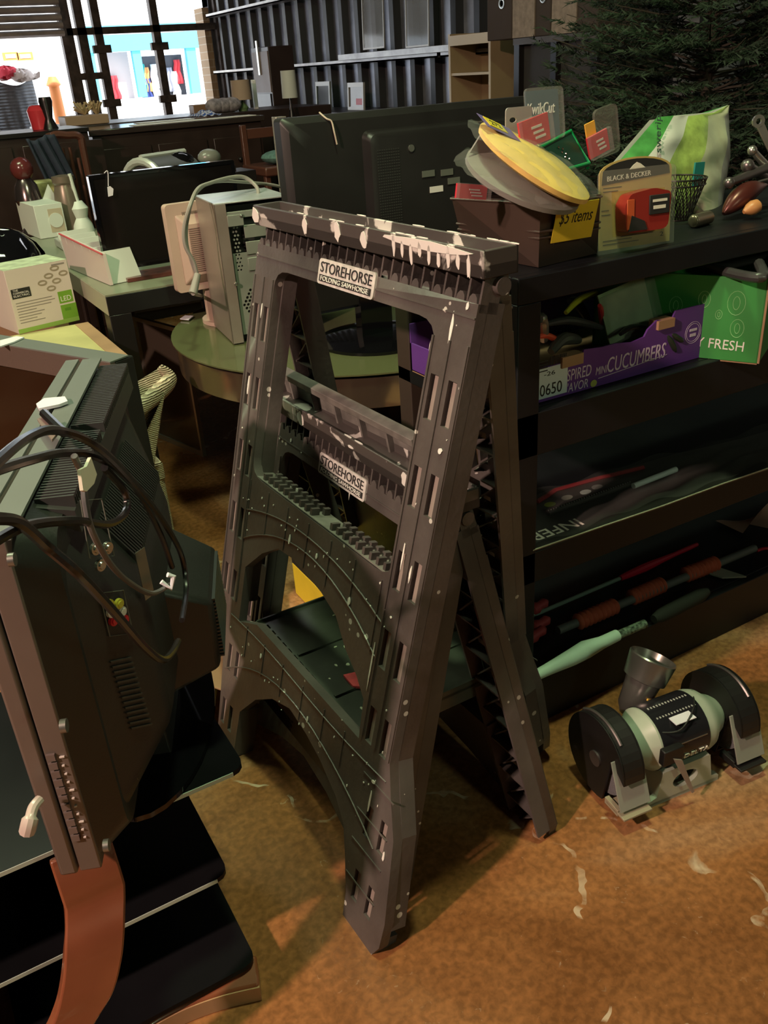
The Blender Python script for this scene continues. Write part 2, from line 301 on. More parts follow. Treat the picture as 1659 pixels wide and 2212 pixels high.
for k, (px, py, c, n, lb) in enumerate(((12, 157, (.6, .03, .05), 'red', 'red fabric bundle lying on top of the grey tarpaulin'), (44, 163, (.55, .45, .4), 'tan', 'crumpled tan fabric bundle on top of the grey tarpaulin'), (-20, 290, (.6, .6, .6), 'pale', 'crumpled pale plastic heap at the foot of the grey tarpaulin'))):
    p = ay(px, py, 12.1); g = MB(); random.seed(k)
    g.grid(lambda u, v: p+V((.26*(u-.5)*2*math.sin(math.pi*v), .15*math.cos(2*math.pi*u)*math.sin(math.pi*v), .1*(.5-v)+.03*math.sin(u*20+v*15))), 24, 10)
    tag(g.build('fabric_bundle', M('bundle_'+n, c, .8)), lb, 'fabric')
for k, (x0, x1) in enumerate(((8, 37), (39, 69))):
    a0 = ay(x0, 131, 17); a1 = ay(x1, 112, 17); t2 = thing('framed_notice', ('left' if k == 0 else 'right')+' of two small orange framed notices on the bright wall outside', 'sign', (a0.x, 17, a0.z), group='orange notices outside')
    MB().box((a0.x, 16.98, a0.z), (a1.x, 17.0, a1.z)).build('notice_frame', m_or, t2); MB().box((a0.x+.04, 16.97, a0.z+.03), (a1.x-.04, 16.985, a1.z-.03)).build('notice_sheet', white_wall, t2)
o = MB().box((ay(-60, 100, 17).x, 17.0, -.1), (ay(155, 100, 17).x, 17.2, ay(70, 60, 17).z)).build('boundary_wall', white_wall); struct(o)
# ================================================================= SAWHORSES
blackp = M('dusty_black_plastic', (.030, .027, .026), .42, var=.35, vs=14, bump=.06, bs=90)
nt, b, L = nodes(blackp); tc = nt.nodes['Texture Coordinate']
n = nt.nodes.new('ShaderNodeTexNoise'); n.inputs['Scale'].default_value = 5; n.inputs['Detail'].default_value = 9; L.new(tc.outputs['Object'], n.inputs[0])
r = nt.nodes.new('ShaderNodeValToRGB'); r.color_ramp.elements[0].position = .3; r.color_ramp.elements[0].color = (.040, .034, .032, 1); r.color_ramp.elements[1].position = .75; r.color_ramp.elements[1].color = (.13, .113, .105, 1); L.new(n.outputs[0], r.inputs[0])
vo = nt.nodes.new('ShaderNodeTexVoronoi'); vo.inputs['Scale'].default_value = 42; vo.inputs['Randomness'].default_value = 1; L.new(tc.outputs['Object'], vo.inputs[0])
sp = nt.nodes.new('ShaderNodeSeparateColor'); L.new(vo.outputs['Color'], sp.inputs[0])
th = nt.nodes.new('ShaderNodeMath'); th.operation = 'MULTIPLY_ADD'; th.inputs[1].default_value = .9; th.inputs[2].default_value = -.66; L.new(sp.outputs[0], th.inputs[0])
ls = nt.nodes.new('ShaderNodeMath'); ls.operation = 'LESS_THAN'; L.new(vo.outputs['Distance'], ls.inputs[0]); L.new(th.outputs[0], ls.inputs[1])
mx = nt.nodes.new('ShaderNodeMix'); mx.data_type = 'RGBA'; L.new(ls.outputs[0], mx.inputs[0]); L.new(r.outputs[0], mx.inputs[6]); mx.inputs[7].default_value = (.5, .48, .44, 1); L.new(mx.outputs[2], b.inputs['Base Color'])
paint = M('dried_white_paint', (.78, .77, .72), .55); dusty = M('dusty_grey_plastic', (.16, .15, .135), .7, var=.3, vs=30); barm = M('scuffed_black_bar', (.07, .062, .058), .35, var=.5, vs=9)
nt, b, L = nodes(barm); tc = nt.nodes['Texture Coordinate']; n = nt.nodes.new('ShaderNodeTexNoise'); n.inputs['Scale'].default_value = 16; n.inputs['Detail'].default_value = 8; n.inputs['Distortion'].default_value = .6; L.new(tc.outputs['Object'], n.inputs[0])
r = nt.nodes.new('ShaderNodeValToRGB'); e = r.color_ramp.elements; e[0].position = .58; e[0].color = (.075, .066, .062, 1); e[1].position = .61; e[1].color = (.62, .60, .56, 1); L.new(n.outputs[0], r.inputs[0]); L.new(r.outputs[0], b.inputs['Base Color'])
W_ = .668
def panel_outline(ext):
    top = []; n_ = 25
    for i in range(n_):
        u0 = W_*i/n_; h = W_/n_
        for k in range(6): a = math.pi*k/5; top.append((u0+h*.15+h*.35*(1-math.cos(a)), .034-.012*math.sin(a)))
    if ext: low = [(W_, .745), (.645, .80), (.615, .9), (.60, 1.08), (.575, 1.112), (.54, 1.112), (.515, 1.08), (.51, .965), (.45, .90), (.385, .859), (.317, .839), (.25, .85), (.192, .867), (.126, .898), (.09, .93), (.07, .981), (.05, 1.04), (.046, 1.098), (.03, 1.114), (.007, 1.117), (-.02, 1.108), (-.045, 1.091), (-.062, 1.06), (-.064, 1.01), (-.045, .86), (-.02, .80), (0, .745)]
    else: low = [(W_, .66), (.645, .700), (.60, .704), (.58, .69), (.52, .67), (.43, .64), (.334, .625), (.238, .64), (.148, .67), (.088, .69), (.07, .704), (.02, .70), (0, .66)]
    return top+[(W_, .034)]+low+[(0, .034)]
def slots(ext, k0=0):
    hs = []
    rows = [(.142, .207), (.277, .340), (.412, .476), (.545, .611)]+([(.683, .748)] if ext else [])
    for a, b_ in rows:
        for c in (.064, .022, .604, .645): hs.append([(c-.0095, a), (c+.0095, a), (c+.0095, b_), (c-.0095, b_)])
    if ext:
        for a, b_ in ((.846, .906), (.977, 1.037)):
            for c in (.026, -.016, .585, .548): hs.append([(c-.009, a), (c+.009, a), (c+.009, b_), (c-.009, b_)])
    return hs
def panel(t, name, m, ext, s, lower=True):
    """one leg frame; s=+1 puts the ribbed face on the outside of the matrix normal"""
    z = lambda d: d*s
    g = MB(m); opening = loop([(.08, .07), (.583, .07), (.583, .465), (.08, .465)], 4, .09)
    holes = [opening]+slots(ext)
    if ext and lower: holes.append([(.563, .657), (.50, .60), (.441, .565), (.385, .560), (.329, .567), (.27, .575), (.213, .593), (.171, .632), (.126, .659), (.096, .686), (.09, .757), (.484, .748), (.563, .78)])
    g.plate(panel_outline(ext), holes, z(-.018), 0)
    b1 = .745 if ext else .66
    for u in (0, .084, .579, W_-.005): g.box((u, .03, z(-.045)), (u+.005, b1, z(-.017)))
    g.box((.08, .462, z(-.045)), (.585, .468, z(-.017))).box((.08, .064, z(-.045)), (.585, .07, z(-.017)))
    if ext:
        for (u0, v0), (u1, v1) in (((0, .745), (-.045, .86)), ((-.045, .86), (-.064, 1.03)), ((.07, .98), (.048, 1.09)), ((.668, .745), (.615, .9)), ((.615, .9), (.60, 1.08)), ((.51, .965), (.515, 1.08))):
            d = V((u1-u0, v1-v0)); k = .005/d.length; nx, ny = -d.y*k/1, d.x*k
            g.hexa([(u0, v0, z(-.045)), (u1, v1, z(-.045)), (u1-nx*s*0+.005, v1, z(-.045)), (u0+.005, v0, z(-.045)), (u0, v0, z(-.017)), (u1, v1, z(-.017)), (u1+.005, v1, z(-.017)), (u0+.005, v0, z(-.017))])
        g.box((-.05, 1.06, z(-.045)), (.04, 1.10, z(-.017))).box((.52, 1.07, z(-.045)), (.59, 1.11, z(-.017)))
    # cross ribs inside the rails, seen from behind
    v = .09
    while v < b1:
        for u in (.005, .584): g.box((u, v, z(-.04)), (u+.08, v+.004, z(-.017)))
        for u in (.04, .622): g.hexa([(u-.035, v, z(-.036)), (u-.031, v, z(-.036)), (u+.039, v+.06, z(-.036)), (u+.035, v+.06, z(-.036)), (u-.035, v, z(-.017)), (u-.031, v, z(-.017)), (u+.039, v+.06, z(-.017)), (u+.035, v+.06, z(-.017))])
        v += .0665
    o = g.build(name, blackp, t, bevel=.0012, seg=1)
    g = MB(m)
    for u in (.001, .041, .080, .585, .623, .662): g.box((u, .09, 0), (u+.004, b1, z(.0025)))
    g.box((.0, .052, 0), (W_, .0545, z(.002)))
    for i in range(25): u = W_*i/25; g.box((u, -.012, z(-.034)), (u+.004, .045, z(-.003)))
    if ext:
        for k in range(7):     # fan of raised lines on the web
            u = .10+k*.08; g.box((u, .475, 0), (u+.0025, .56 if .1 < u < .56 else .6, z(.0015)))
        for v0, v1 in ((.50, .55), (.53, .62)): g.tube([(.085+.5*i/16, v0+(v1-v0)*abs(i/8-1)**2*.8, z(.0005)) for i in range(17)], .0016, 5)
        for k, v0 in enumerate((.78, .82)): g.tube([(.0+.6*i/16, v0+.05*math.sin(i*.4)*.1+.09*abs(i/8-1)**2*(k), z(.0005)) for i in range(17)], .0015, 5)
        for u in (.13, .2, .28, .36, .44, .52): g.box((u, .77, 0), (u+.0025, .84, z(.0015)))
        for v0 in (.80, .87, .93, 1.0): g.box((-.03, v0, 0), (.06, v0+.0025, z(.0015)))
        for u0, u1 in ((.10, .28), (.34, .54)):
            u = u0
            while u < u1: g.box((u, .449, z(-.04)), (u+.009, .463, z(-.028))).box((u+.004, .449, z(-.02)), (u+.011, .463, z(-.004))); u += .021
    g.build('raised_ribs', blackp, o)
    g = MB(m)
    for sl in slots(ext): g.box((sl[0][0]+.005, sl[0][1]+.002, z(-.017)), (sl[0][0]+.0145, sl[2][1], z(-.005)))
    if s > 0: g.build('slot_webs', M('pinkish_lit_web', (.26, .215, .19), .7), o, stuff=True)  # strips behind the slots, paler to paint the warm light on their inner side
    if ext and s > 0: MB(m).box((.082, .4615, -.044), (.583, .4632, -.001)).build('dusty_lip', dusty, o)
    return o
def label_plate(t, m):
    c = (.333, .049)
    o = MB(m).plate(rrect(.245, .029, .421, .070, .006), [], 0, .004).build('badge', M('badge_white', (.55, .53, .50), .6, var=.25, vs=60), t, bevel=.001, label='white moulded name badge')
    blk = M('badge_black', (.02, .018, .018), .6)
    MB(m).text('STOREHORSE', (c[0], .042), .160, .017, .004, .0052, rot=math.pi).build('badge_lettering', blk, o)
    MB(m).box((.252, .0545, .004), (.414, .0655, .0048)).build('badge_band', blk, o)
    MB(m).text('FOLDING SAWHORSE', (c[0], .060), .150, .0075, .0048, .0058, rot=math.pi).build('badge_small_lettering', paint, o)
def blot(mb, u, v, w, h, m=None, k=0):
    random.seed(int(u*1000)+int(v*977)+k); n = 11
    mb.prism([(u+w*.5*math.cos(2*math.pi*i/n)*random.uniform(.7, 1.1), v+h*.5*math.sin(2*math.pi*i/n)*random.uniform(.7, 1.1)) for i in range(n)], .0002, .0014, m)
def sawhorse(label, Pr, Pl, front_v, rear_v, ext, drips, bar_drips, rear_ext=None):
    u = (Pl-Pr).normalized(); loc = ((Pr+Pl)/2); t = thing('sawhorse', label, 'sawhorse', (loc.x, loc.y, 0), group='folding black plastic sawhorses')
    mf = frame(Pr, u, front_v); wv = V((u.y, -u.x, 0))      # wv: level, away from the front face
    # rear frame sits 5 cm behind
    Pq = Pr+wv*.044; uu = u.copy(); vv = V(rear_v).normalized(); nn = uu.cross(vv).normalized()
    mr = Matrix(((uu.x, vv.x, nn.x, Pq.x), (uu.y, vv.y, nn.y, Pq.y), (uu.z, vv.z, nn.z, Pq.z), (0, 0, 0, 1)))
    vf = V(front_v).normalized(); nf = uu.cross(vf).normalized()
    mf = Matrix(((uu.x, vf.x, nf.x, Pr.x), (uu.y, vf.y, nf.y, Pr.y), (uu.z, vf.z, nf.z, Pr.z), (0, 0, 0, 1)))
    fo = panel(t, 'front_leg_frame', mf, ext, 1); ro = panel(t, 'rear_leg_frame', mr, ext if rear_ext is None else rear_ext, -1, lower=False)
    mb_ = Matrix(((u.x, wv.x, 0, Pr.x), (u.y, wv.y, 0, Pr.y), (0, 0, 1, Pr.z), (0, 0, 0, 1)))
    b = MB(mb_); b.box((-.010, -.008, .0), (.674, .050, .018)).box((-.010, -.008, 0), (.674, -.003, .036)).box((-.010, .045, 0), (.674, .050, .036)).box((-.010, -.008, 0), (-.004, .050, .036)).box((.668, -.008, 0), (.674, .050, .036))
    bo = b.build('top_bar', barm, t, bevel=.0015)
    d = MB(mb_ @ Matrix(((1, 0, 0, 0), (0, 0, -1, -.0082), (0, 1, 0, 0), (0, 0, 0, 1))))
    for (uu0, vv0, w, h) in bar_drips: blot(d, uu0, vv0, w, h)
    d2 = MB(mb_ @ Matrix(((1, 0, 0, 0), (0, 1, 0, 0), (0, 0, 1, .036), (0, 0, 0, 1))))
    for i in range(16): random.seed(i+len(drips)); q = random.choice(bar_drips); blot(d2, q[0]+random.uniform(-.03, .03), random.choice((-.0055, .0475)), .03, .0045, k=i)
    d.build('dried_paint', paint, bo, stuff=True); d2.build('dried_paint', paint, bo, stuff=True)
    d = MB(mf)
    for (uu0, vv0, w, h) in drips: blot(d, uu0, vv0, w, h, Matrix.Translation((0, 0, .0005)))
    d.build('dried_paint', paint, fo, stuff=True)
    label_plate(t, mf)
    for q in (-.004, .672): MB(mb_).cyl((q-.006, .026, -.014), (q+.006, .026, -.014), .012, n=16).build('hinge', blackp, t)
    return t, mf, mr, mb_
random.seed(3)
PA0 = az(1045, 600, 1.05); PA1 = az(562, 485, 1.05); fa = az(800, 2060, 0)
vfa = V((-.260, -.011, -.965)); vra = V((.945-.70-.03, 1.10-.90, -1.045))
dripsA = [(-.005+.01*0+.05, .075, .006, .05), (.15, .078, .005, .04), (.02, .04, .006, .012), (.165, .072, .014, .008), (.06, .415, .004, .05), (.035, .435, .004, .03), (.062, .52, .006, .004), (.18, .55, .008, .016), (.30, .52, .006, .012), (.09, .62, .004, .09), (.03, .8, .012, .006), (.02, .24, .010, .010), (.15, .96, .004, .03), (.03, .84, .004, .05), (.01, 1.09, .012, .02), (-.03, .9, .006, .02), (.64, .3, .006, .05), (.62, .15, .004, .03), (.4, .53, .006, .02), (.45, .8, .006, .012), (.25, .82, .006, .014)]
random.seed(11)
for i in range(70): dripsA.append((random.uniform(.0, .66), random.choice((random.uniform(.48, .56), random.uniform(.78, .85), random.uniform(.1, 1.0))), random.uniform(.0015, .0035), random.uniform(.002, .006)))
dripsA = [q for q in dripsA if not (.08 < q[0] < .585 and .07 < q[1] < .47) and not (.09 < q[0] < .565 and .55 < q[1] < .79) and not (.0 < q[0] < .55 and q[1] > .86) ]
barA = [(.665, .018, .03, .03), (.47, .018, .018, .03), (.36, .02, .02, .03), (.28, .016, .02, .026)]+[(.02+i*.022, .012+.004*(i % 3), .009, .034-.01*(i % 2)) for i in range(9)]+[(.12, .028, .22, .014)]
tA, mfA, mrA, mbA = sawhorse('taller dusty black folding sawhorse standing open in front, paint drips on its top bar', PA0, PA1, vfa, vra, True, dripsA, barA)
# folded tray across the rear frame, and the level tray low down
def world_frame(a, b, c): return frame(a, V(b)-V(a), V(c)-V(a))
q0, q1 = az(900, 945, .74), az(583, 783, .74); mt = frame(q0, q1-q0, (0.16, 0, -1)); Lq = (q1-q0).length
g = MB(mt).box((0, 0, -.012), (Lq, .014, .012)).box((0, .014, -.010), (Lq, .16, -.006))
for k in range(7): u = Lq*k/6; g.box((min(u, Lq-.006), .014, -.008), (min(u, Lq-.006)+.006, .16, .006))
g.box((0, .10, -.008), (Lq, .106, .004)).build('folded_tray', dusty, tA, bevel=.001)
c0, c1, c2, c3 = az(768, 1592, .3), az(555, 1345, .3), V((.66, 1.56, .3)), V((.82, 1.10, .3))
trm = M('tray_plastic', (.060, .068, .056), .25, var=.3, vs=8); mt = frame(c1, c0-c1, c2-c1); w = (c1-c0).length; dp = .33
g = MB(mt); hs = []
for k in range(15): u = .02+(w-.04)*k/15; hs.append([(u, .006), (u+.016, .006), (u+.016, .016), (u, .016)]); hs.append([(u, dp-.02), (u+.018, dp-.02), (u+.018, dp-.008), (u, dp-.008)])
g.plate([(0, 0), (w, 0), (w, dp), (0, dp)], hs, -.006, 0); g.box((0, -.003, -.03), (w, .0, .004)).box((0, dp, -.03), (w, dp+.004, .004)).box((0, 0, -.03), (.004, dp, .006)).box((w-.004, 0, -.03), (w, dp, .010))
for u in (.15, .30): g.box((u, .02, 0), (u+.006, dp-.02, .004))
to = g.build('tray', trm, tA, bevel=.001)
g = MB(mt)
for i in range(26): random.seed(40+i); blot(g, random.uniform(.05, w-.05), random.uniform(.03, dp-.03), random.uniform(.003, .012), random.uniform(.003, .008), k=i)
blot(g, w-.05, .28, .035, .02); g.build('dried_paint', M('pale_green_paint', (.55, .62, .45), .6), to, stuff=True)
p0 = az(742, 1462, .302); MB(Matrix.Translation(p0)).prism([(0, 0), (.05, -.03), (.09, -.1), (.055, -.115), (.015, -.07), (-.01, -.03)], 0, .004, Matrix.Rotation(.3, 4, 'Z') @ Matrix.Scale(1.25, 4)).build('masking_tape', M('red_tape', (.75, .09, .10), .6, var=.2, vs=60), to, label='torn red tape patch')
PB0 = az(975, 1110, .662); PB1 = az(584, 873, .662)
dripsB = [(.66, .2, .005, .36), (.10, .035, .03, .05), (.30, .06, .005, .05), (.05, .08, .006, .03), (.03, .1, .004, .05), (.55, .045, .006, .01), (.6, .055, .006, .008), (.5, .056, .004, .004)]
barB = [(.67, .016, .014, .03), (.645, .016, .01, .034), (.62, .018, .01, .03), (.5, .018, .03, .03), (.12, .018, .02, .03), (.3, .02, .02, .006)]
fB = V((.455, .925, 0)); rB = az(1215, 1800, 0)
tB, mfB, mrB, mbB = sawhorse('shorter black folding sawhorse tucked behind the taller one, its top bar seen through the opening', PB0, PB1, fB-PB0, rB-(PB0+V((.05, 0, 0))), False, dripsB, barB)
# ================================================================= RETAIL SHELF UNIT
shm2 = M('black_laminate', (.007, .008, .010), .45, var=.2, spec=.3); brn = M('brown_black_laminate', (.045, .032, .026), .4)
SX0, SX1, SY0, SY1 = .905, 2.55, 1.15, 1.56
t = thing('display_shelf', 'long black four tier display shelf unit behind the sawhorses', 'shelf', (SX0, SY0, 0))
for x in (SX0, SX1-.05):
    for y in (SY0, SY1-.05): MB().box((x, y, 0), (x+.05, y+.05, .93)).build('leg', shm2 if y == SY0 else brn, t, bevel=.002)
for z, ap in ((.975, .045), (.73, .085), (.44, .07), (.13, .13)):
    MB().box((SX0-.0*1, SY0-.0, z-ap), (SX1, SY0+.02, z)).box((SX0, SY0+.02, z-.03), (SX1, SY1, z)).build('shelf_board', shm2, t, bevel=.002)
# ================================================================= GOODS ON THE SHELF
def pf(tl, bl, br, y0, y1=None, yt=None):     # upright rectangle seen at three photo corners: x right, y up, z towards the aisle
    a = ay(*bl, y0); b_ = ay(*br, y0 if y1 is None else y1); c = ay(*tl, y0 if yt is None else yt)
    return frame(a, b_-a, c-a), (b_-a).length, (c-a).length
clear = M('clear_plastic', (.5, .5, .48), .12, alpha=.13, spec=.9); clear2 = M('clear_blister', (.55, .53, .46), .1, alpha=.12, spec=.9)
white = M('white_card', (.72, .70, .66), .6); ink = M('black_ink', (.015, .015, .015), .6); yel = M('yellow_card', (.72, .55, .03), .6, var=.1); red = M('red_card', (.62, .03, .05), .4)
kraft = M('brown_cardboard', (.36, .22, .12), .8, var=.15); purple = M('purple_carton', (.11, .035, .24), .55, var=.1); green = M('green_carton', (.035, .24, .05), .5, var=.1)
def slab(mb, w, h, z0, z1, x0=0, y0=0): return mb.box((x0, y0, z0), (x0+w, y0+h, z1))
# --- planter bin
b0, b1, b2 = az(1163, 578, .976), az(1005, 548, .976), az(1290, 547, .976); t0, t1, t2 = az(1168, 436, 1.088), az(975, 425, 1.088), az(1298, 420, 1.088)
b3 = b1+b2-b0; t3 = t1+t2-t0
binm = M('brown_plastic_bin', (.060, .040, .032), .45, var=.1)
t = thing('planter_bin', 'dark brown tapered planter box with a yellow card on it, on the top shelf', 'bin', ((b0+b3)/2))
g = MB(); cb = (b0+b3)/2; inn = lambda p, k: cb.lerp(V((p.x, p.y, cb.z)), k)+V((0, 0, p.z-cb.z))
O_ = [b0, b1, b3, b2]; T_ = [t0, t1, t3, t2]; I_ = [inn(p, .94) for p in T_]; J_ = [inn(p, .93)+V((0, 0, .006)) for p in O_]
g.add(O_+T_+I_+J_, [(0, 1, 2, 3)]+[(i, (i+1) % 4, 4+(i+1) % 4, 4+i) for i in range(4)]+[(4+i, 4+(i+1) % 4, 8+(i+1) % 4, 8+i) for i in range(4)]+[(8+i, 8+(i+1) % 4, 12+(i+1) % 4, 12+i) for i in range(4)]+[(12, 13, 14, 15)])
bo = g.build('box_wall', binm, t, smooth=False)
for k in (.45, .55, .97):
    q = [O_[i].lerp(T_[i], k) for i in range(4)]; q2 = [cb.lerp(V((p.x, p.y, cb.z)), 1.012)+V((0, 0, p.z-cb.z)) for p in q]; MB().tube(q2, .0022, 6, True).build('moulded_rib', binm, bo)
s0, s1, s2 = t0.lerp(t2, .22)-V((0, 0, .008)), t0.lerp(t2, .93)-V((0, 0, .006)), b0.lerp(b2, .16).lerp(t0.lerp(t2, .2), .36)
ms = frame(s2, s1-s0, s0-s2); ws, hs_ = (s1-s0).length, (s0-s2).length
so = slab(MB(ms), ws*.98, hs_, .002, .003).build('price_sign', yel, t, label='yellow handwritten price card'); MB(ms).text('$5 items', (ws*.5, hs_*.62), ws*.78, hs_*.38, .0031, .0036, shear=.2).build('handwriting', ink, so)
# --- things in the bin
mm, w, h = pf((1130, 198), (1140, 300), (1210, 292), 1.26, 1.26, 1.27)
t = thing('blister_pack', 'dark blue hang card lettered KwikCut standing highest in the brown bin', 'package', mm.translation, group='packaged hardware in the brown bin')
slab(MB(mm), w, h, -.002, 0).build('card', M('blue_card', (.02, .06, .10), .35), t); MB(mm).text('KwikCut', (w*.45, h*.62), w*.85, h*.24, 0, .0012, shear=.25).build('lettering', white, t); MB(mm).plate(rrect(-.004, -.004, w+.006, h+.004, .008), [], .001, .007).build('plastic_cover', clear, t)
mm, w, h = pf((1080, 236), (1092, 330), (1135, 325), 1.25)
t = thing('blister_pack', 'pale grey blister pack with an oval hanging hole beside the dark blue card', 'package', mm.translation, group='packaged hardware in the brown bin')
MB(mm).plate(rrect(0, 0, w*1.3, h, .006), [[(w*.35+.007*math.cos(a/8*math.pi), h*.72+.004*math.sin(a/8*math.pi)) for a in range(16)]], -.002, 0).build('card', M('grey_card', (.34, .32, .30), .5), t); slab(MB(mm), w*1.2, h*.5, .0, .012, .002).build('plastic_cover', clear, t)
for tl, bl, br, yy, lb, c in (((1110, 272), (1128, 325), (1190, 300), 1.225, 'red hang card with white print in front of the dark blue card', (.62, .03, .05)), ((1268, 300), (1276, 345), (1318, 322), 1.24, 'red striped card inside a clear sleeve at the right end of the brown bin', (.7, .05, .08)), ((972, 402), (985, 428), (1050, 432), 1.225, 'flat red package lying at the left end of the brown bin', (.55, .03, .06))):
    mm, w, h = pf(tl, bl, br, yy); t = thing('blister_pack', lb, 'package', mm.translation, group='packaged hardware in the brown bin')
    slab(MB(mm), w, h, -.004, 0).build('card', red, t); g = MB(mm)
    for k in range(3): slab(g, w*.35, h*.09, 0, .0006, w*(.5-.05*k), h*(.2+.2*k))
    g.build('printed_panel', white, t); slab(MB(mm), w*1.05, h*1.1, .001, .010, -.001, -.001).build('plastic_cover', clear, t)
mm, w, h = pf((1260, 272), (1270, 310), (1290, 300), 1.245)
tag(MB(mm).box((0, 0, -.003), (w, h, 0)).build('orange_label', M('orange_label', (.8, .42, .06), .5)), 'small orange card above the red striped card in the brown bin', 'card')
mm, w, h = pf((1262, 250), (1290, 345), (1338, 325), 1.27); tag(MB(mm).plate(rrect(0, 0, w, h, .01), [], -.002, .004).build('plastic_sleeve', clear2), 'tall clear plastic sleeve leaning at the back right of the brown bin', 'package')
# green tray
a_, b_, c_, d_ = ay(1160, 322, 1.235), ay(1233, 283, 1.27), ay(1272, 352, 1.235), ay(1205, 372, 1.215)
g = MB().tube([a_, b_, c_, d_], .0035, 8, True).tube([b_+V((0, .0, -.01)), c_+V((0, 0, -.01))], .003, 6)
gm = M('bright_green_plastic', (.01, .28, .09), .25); t = thing('plastic_frame_pack', 'bright green framed flat pack lying tilted in the middle of the brown bin', 'package', (a_+c_)/2, group=None)
g.build('frame', gm, t); MB().hexa([a_-V((0, 0, .006)), b_-V((0, 0, .006)), c_-V((0, 0, .006)), d_-V((0, 0, .006)), a_, b_, c_, d_]).build('dark_insert', M('dark_green_insert', (.008, .045, .03), .3), t)
g = MB()
for i in range(6): p = a_.lerp(d_, .3+.08*i).lerp(b_.lerp(c_, .3+.1*i), .45+.07*(i % 2)); g.ball(p+V((0, 0, .003)), .002, 6, 4)
g.build('metal_bits', M('bright_steel', (.6, .6, .6), .2, 1), t, stuff=True)
# discs in cellophane
def bagd(lbl, pc, px_tl, px_br, y, th, mat, key, tilt, contents=None):
    c = ay(*pc, y); a = ay(*px_tl, y); b = ay(*px_br, y); u = (b-a); L_ = u.length; u.normalize(); n = V((.12, -.42, .90)).normalized(); v = n.cross(u).normalized()
    M4 = Matrix(((u.x, v.x, n.x, c.x), (u.y, v.y, n.y, c.y), (u.z, v.z, n.z, c.z), (0, 0, 0, 1)))
    t = thing('packaged_disc', lbl, 'package', c, group='cellophane packs in the brown bin')
    MB(M4).lathe([(-.008, .01), (-.010, L_*.36), (-.004, L_*.42), (.004, L_*.42), (.012, L_*.34), (.018, .02)], (0, 0, 0), (0, 0, 1), 32).build('disc', mat, t)
    g = MB(M4); random.seed(int(c.x*1000))
    ph = [random.uniform(0, 6) for _ in range(4)]
    def fn(uu, vv):
        x = (uu-.5)*L_*1.12; y = (vv-.5)*L_*.8; e = max(0, 1-(2*abs(uu-.5))**3)*max(0, 1-(2*abs(vv-.5))**3)
        return V((x*(1-.35*(2*abs(vv-.5))**2), y*(1-.35*(2*abs(uu-.5))**2), .006+.012*e+.003*math.sin(uu*23+ph[0]+vv*9)+.002*math.sin(vv*31+ph[1])))
    g.grid(fn, 28, 22); o = g.build('cellophane', clear, t); return t, M4, L_
ym = M('yellow_sanding_disc', (.82, .56, .16), .55, var=.12, vs=30)
t, M4, L_ = bagd('grey disc in crinkled cellophane under the yellow one, hanging over the bin edge', (1130, 388), (1005, 380), (1250, 412), 1.205, .02, M('grey_disc', (.20, .19, .17), .6), 'g', 0)
t, M4, L_ = bagd('yellow disc in crinkled cellophane with a yellow price sticker, on top of the bin', (1155, 352), (1035, 300), (1275, 410), 1.195, .02, ym, 'y', 0)
so = MB(M4).box((-L_*.36, L_*.10, .0173), (-L_*.21, L_*.22, .0185)).build('price_sticker', yel, t, label='yellow price sticker'); MB(M4).text('272', (-L_*.285, L_*.16), L_*.09, L_*.06, .0185, .019).build('sticker_digits', ink, so)
MB(M4).text('12/2', (L_*.02, L_*.22), L_*.12, L_*.06, .0185, .0195).build('printed_digits', M('grey_ink', (.12, .11, .10), .5), t)
MB(M4).box((-L_*.40, L_*.06, .0165), (-L_*.12, L_*.24, .0172)).build('header_card', M('violet_header', (.16, .12, .3), .5), t)
p = ay(1015, 330, 1.24); q = ay(1075, 340, 1.25); r_ = ay(1040, 290, 1.25)
tag(MB().add([p, q, r_, p+V((0, .004, 0)), q+V((0, .004, 0)), r_+V((0, .004, 0))], [(0, 1, 2), (5, 4, 3), (0, 3, 4, 1), (1, 4, 5, 2), (2, 5, 3, 0)]).build('folded_paper', M('grey_paper', (.22, .2, .2), .7)), 'grey folded paper corner sticking out at the left of the brown bin', 'paper')
# --- big clamshell
mm, w, h = pf((1283, 352), (1294, 543), (1446, 520), 1.20, 1.19, 1.215)
t = thing('clamshell_pack', 'yellow and black card with a red tool in a clear shell beside the brown bin', 'package', mm.translation)
def dome(w, h, k=12): return [(0, 0), (w, 0), (w, h*.86)]+[(w*.5+w*.5*math.cos(math.pi*i/k), h*.86+h*.16*math.sin(math.pi*i/k)) for i in range(1, k)]+[(0, h*.86)]
MB(mm).plate([(x*w, y*h) for x, y in [(p_[0], p_[1]) for p_ in dome(1, 1)]], [], -.002, 0).build('card', M('mustard_card', (.50, .36, .12), .5, var=.12), t)
k = 12; MB(mm).plate([(.03*w, .74*h), (.97*w, .80*h)]+[(w*.5+w*.47*math.cos(math.pi*i/k), h*.85+h*.15*math.sin(math.pi*i/k)) for i in range(1, k)], [], 0, .0008).build('black_header', ink, t)
ob_ = MB(mm).text('BLACK & DECKER', (w*.40, h*.815), w*.60, h*.055, .0008, .0014, rot=.03).build('lettering', M('cream_ink', (.75, .72, .62), .5), t)
MB(mm).plate([(w*.40, h*.885), (w*.62, h*.89), (w*.55, h*.94), (w*.5, h*.96), (w*.45, h*.93)], [], .0008, .0014).build('drawn_house', M('cream_ink', (.75, .72, .62)), t)
MB(mm).text('2', (w*.88, h*.1), w*.05, h*.05, 0, .0006).build('pack_digit', ink, t)
g = MB(mm)
for i, (x, y, ww) in enumerate(((.05, .70, .25), (.05, .66, .2), (.05, .06, .5), (.05, .10, .4), (.3, .13, .45), (.03, .45, .1), (.03, .40, .12))): slab(g, ww*w, h*.008, 0, .0005, x*w, y*h)
g.build('small_print', ink, t)
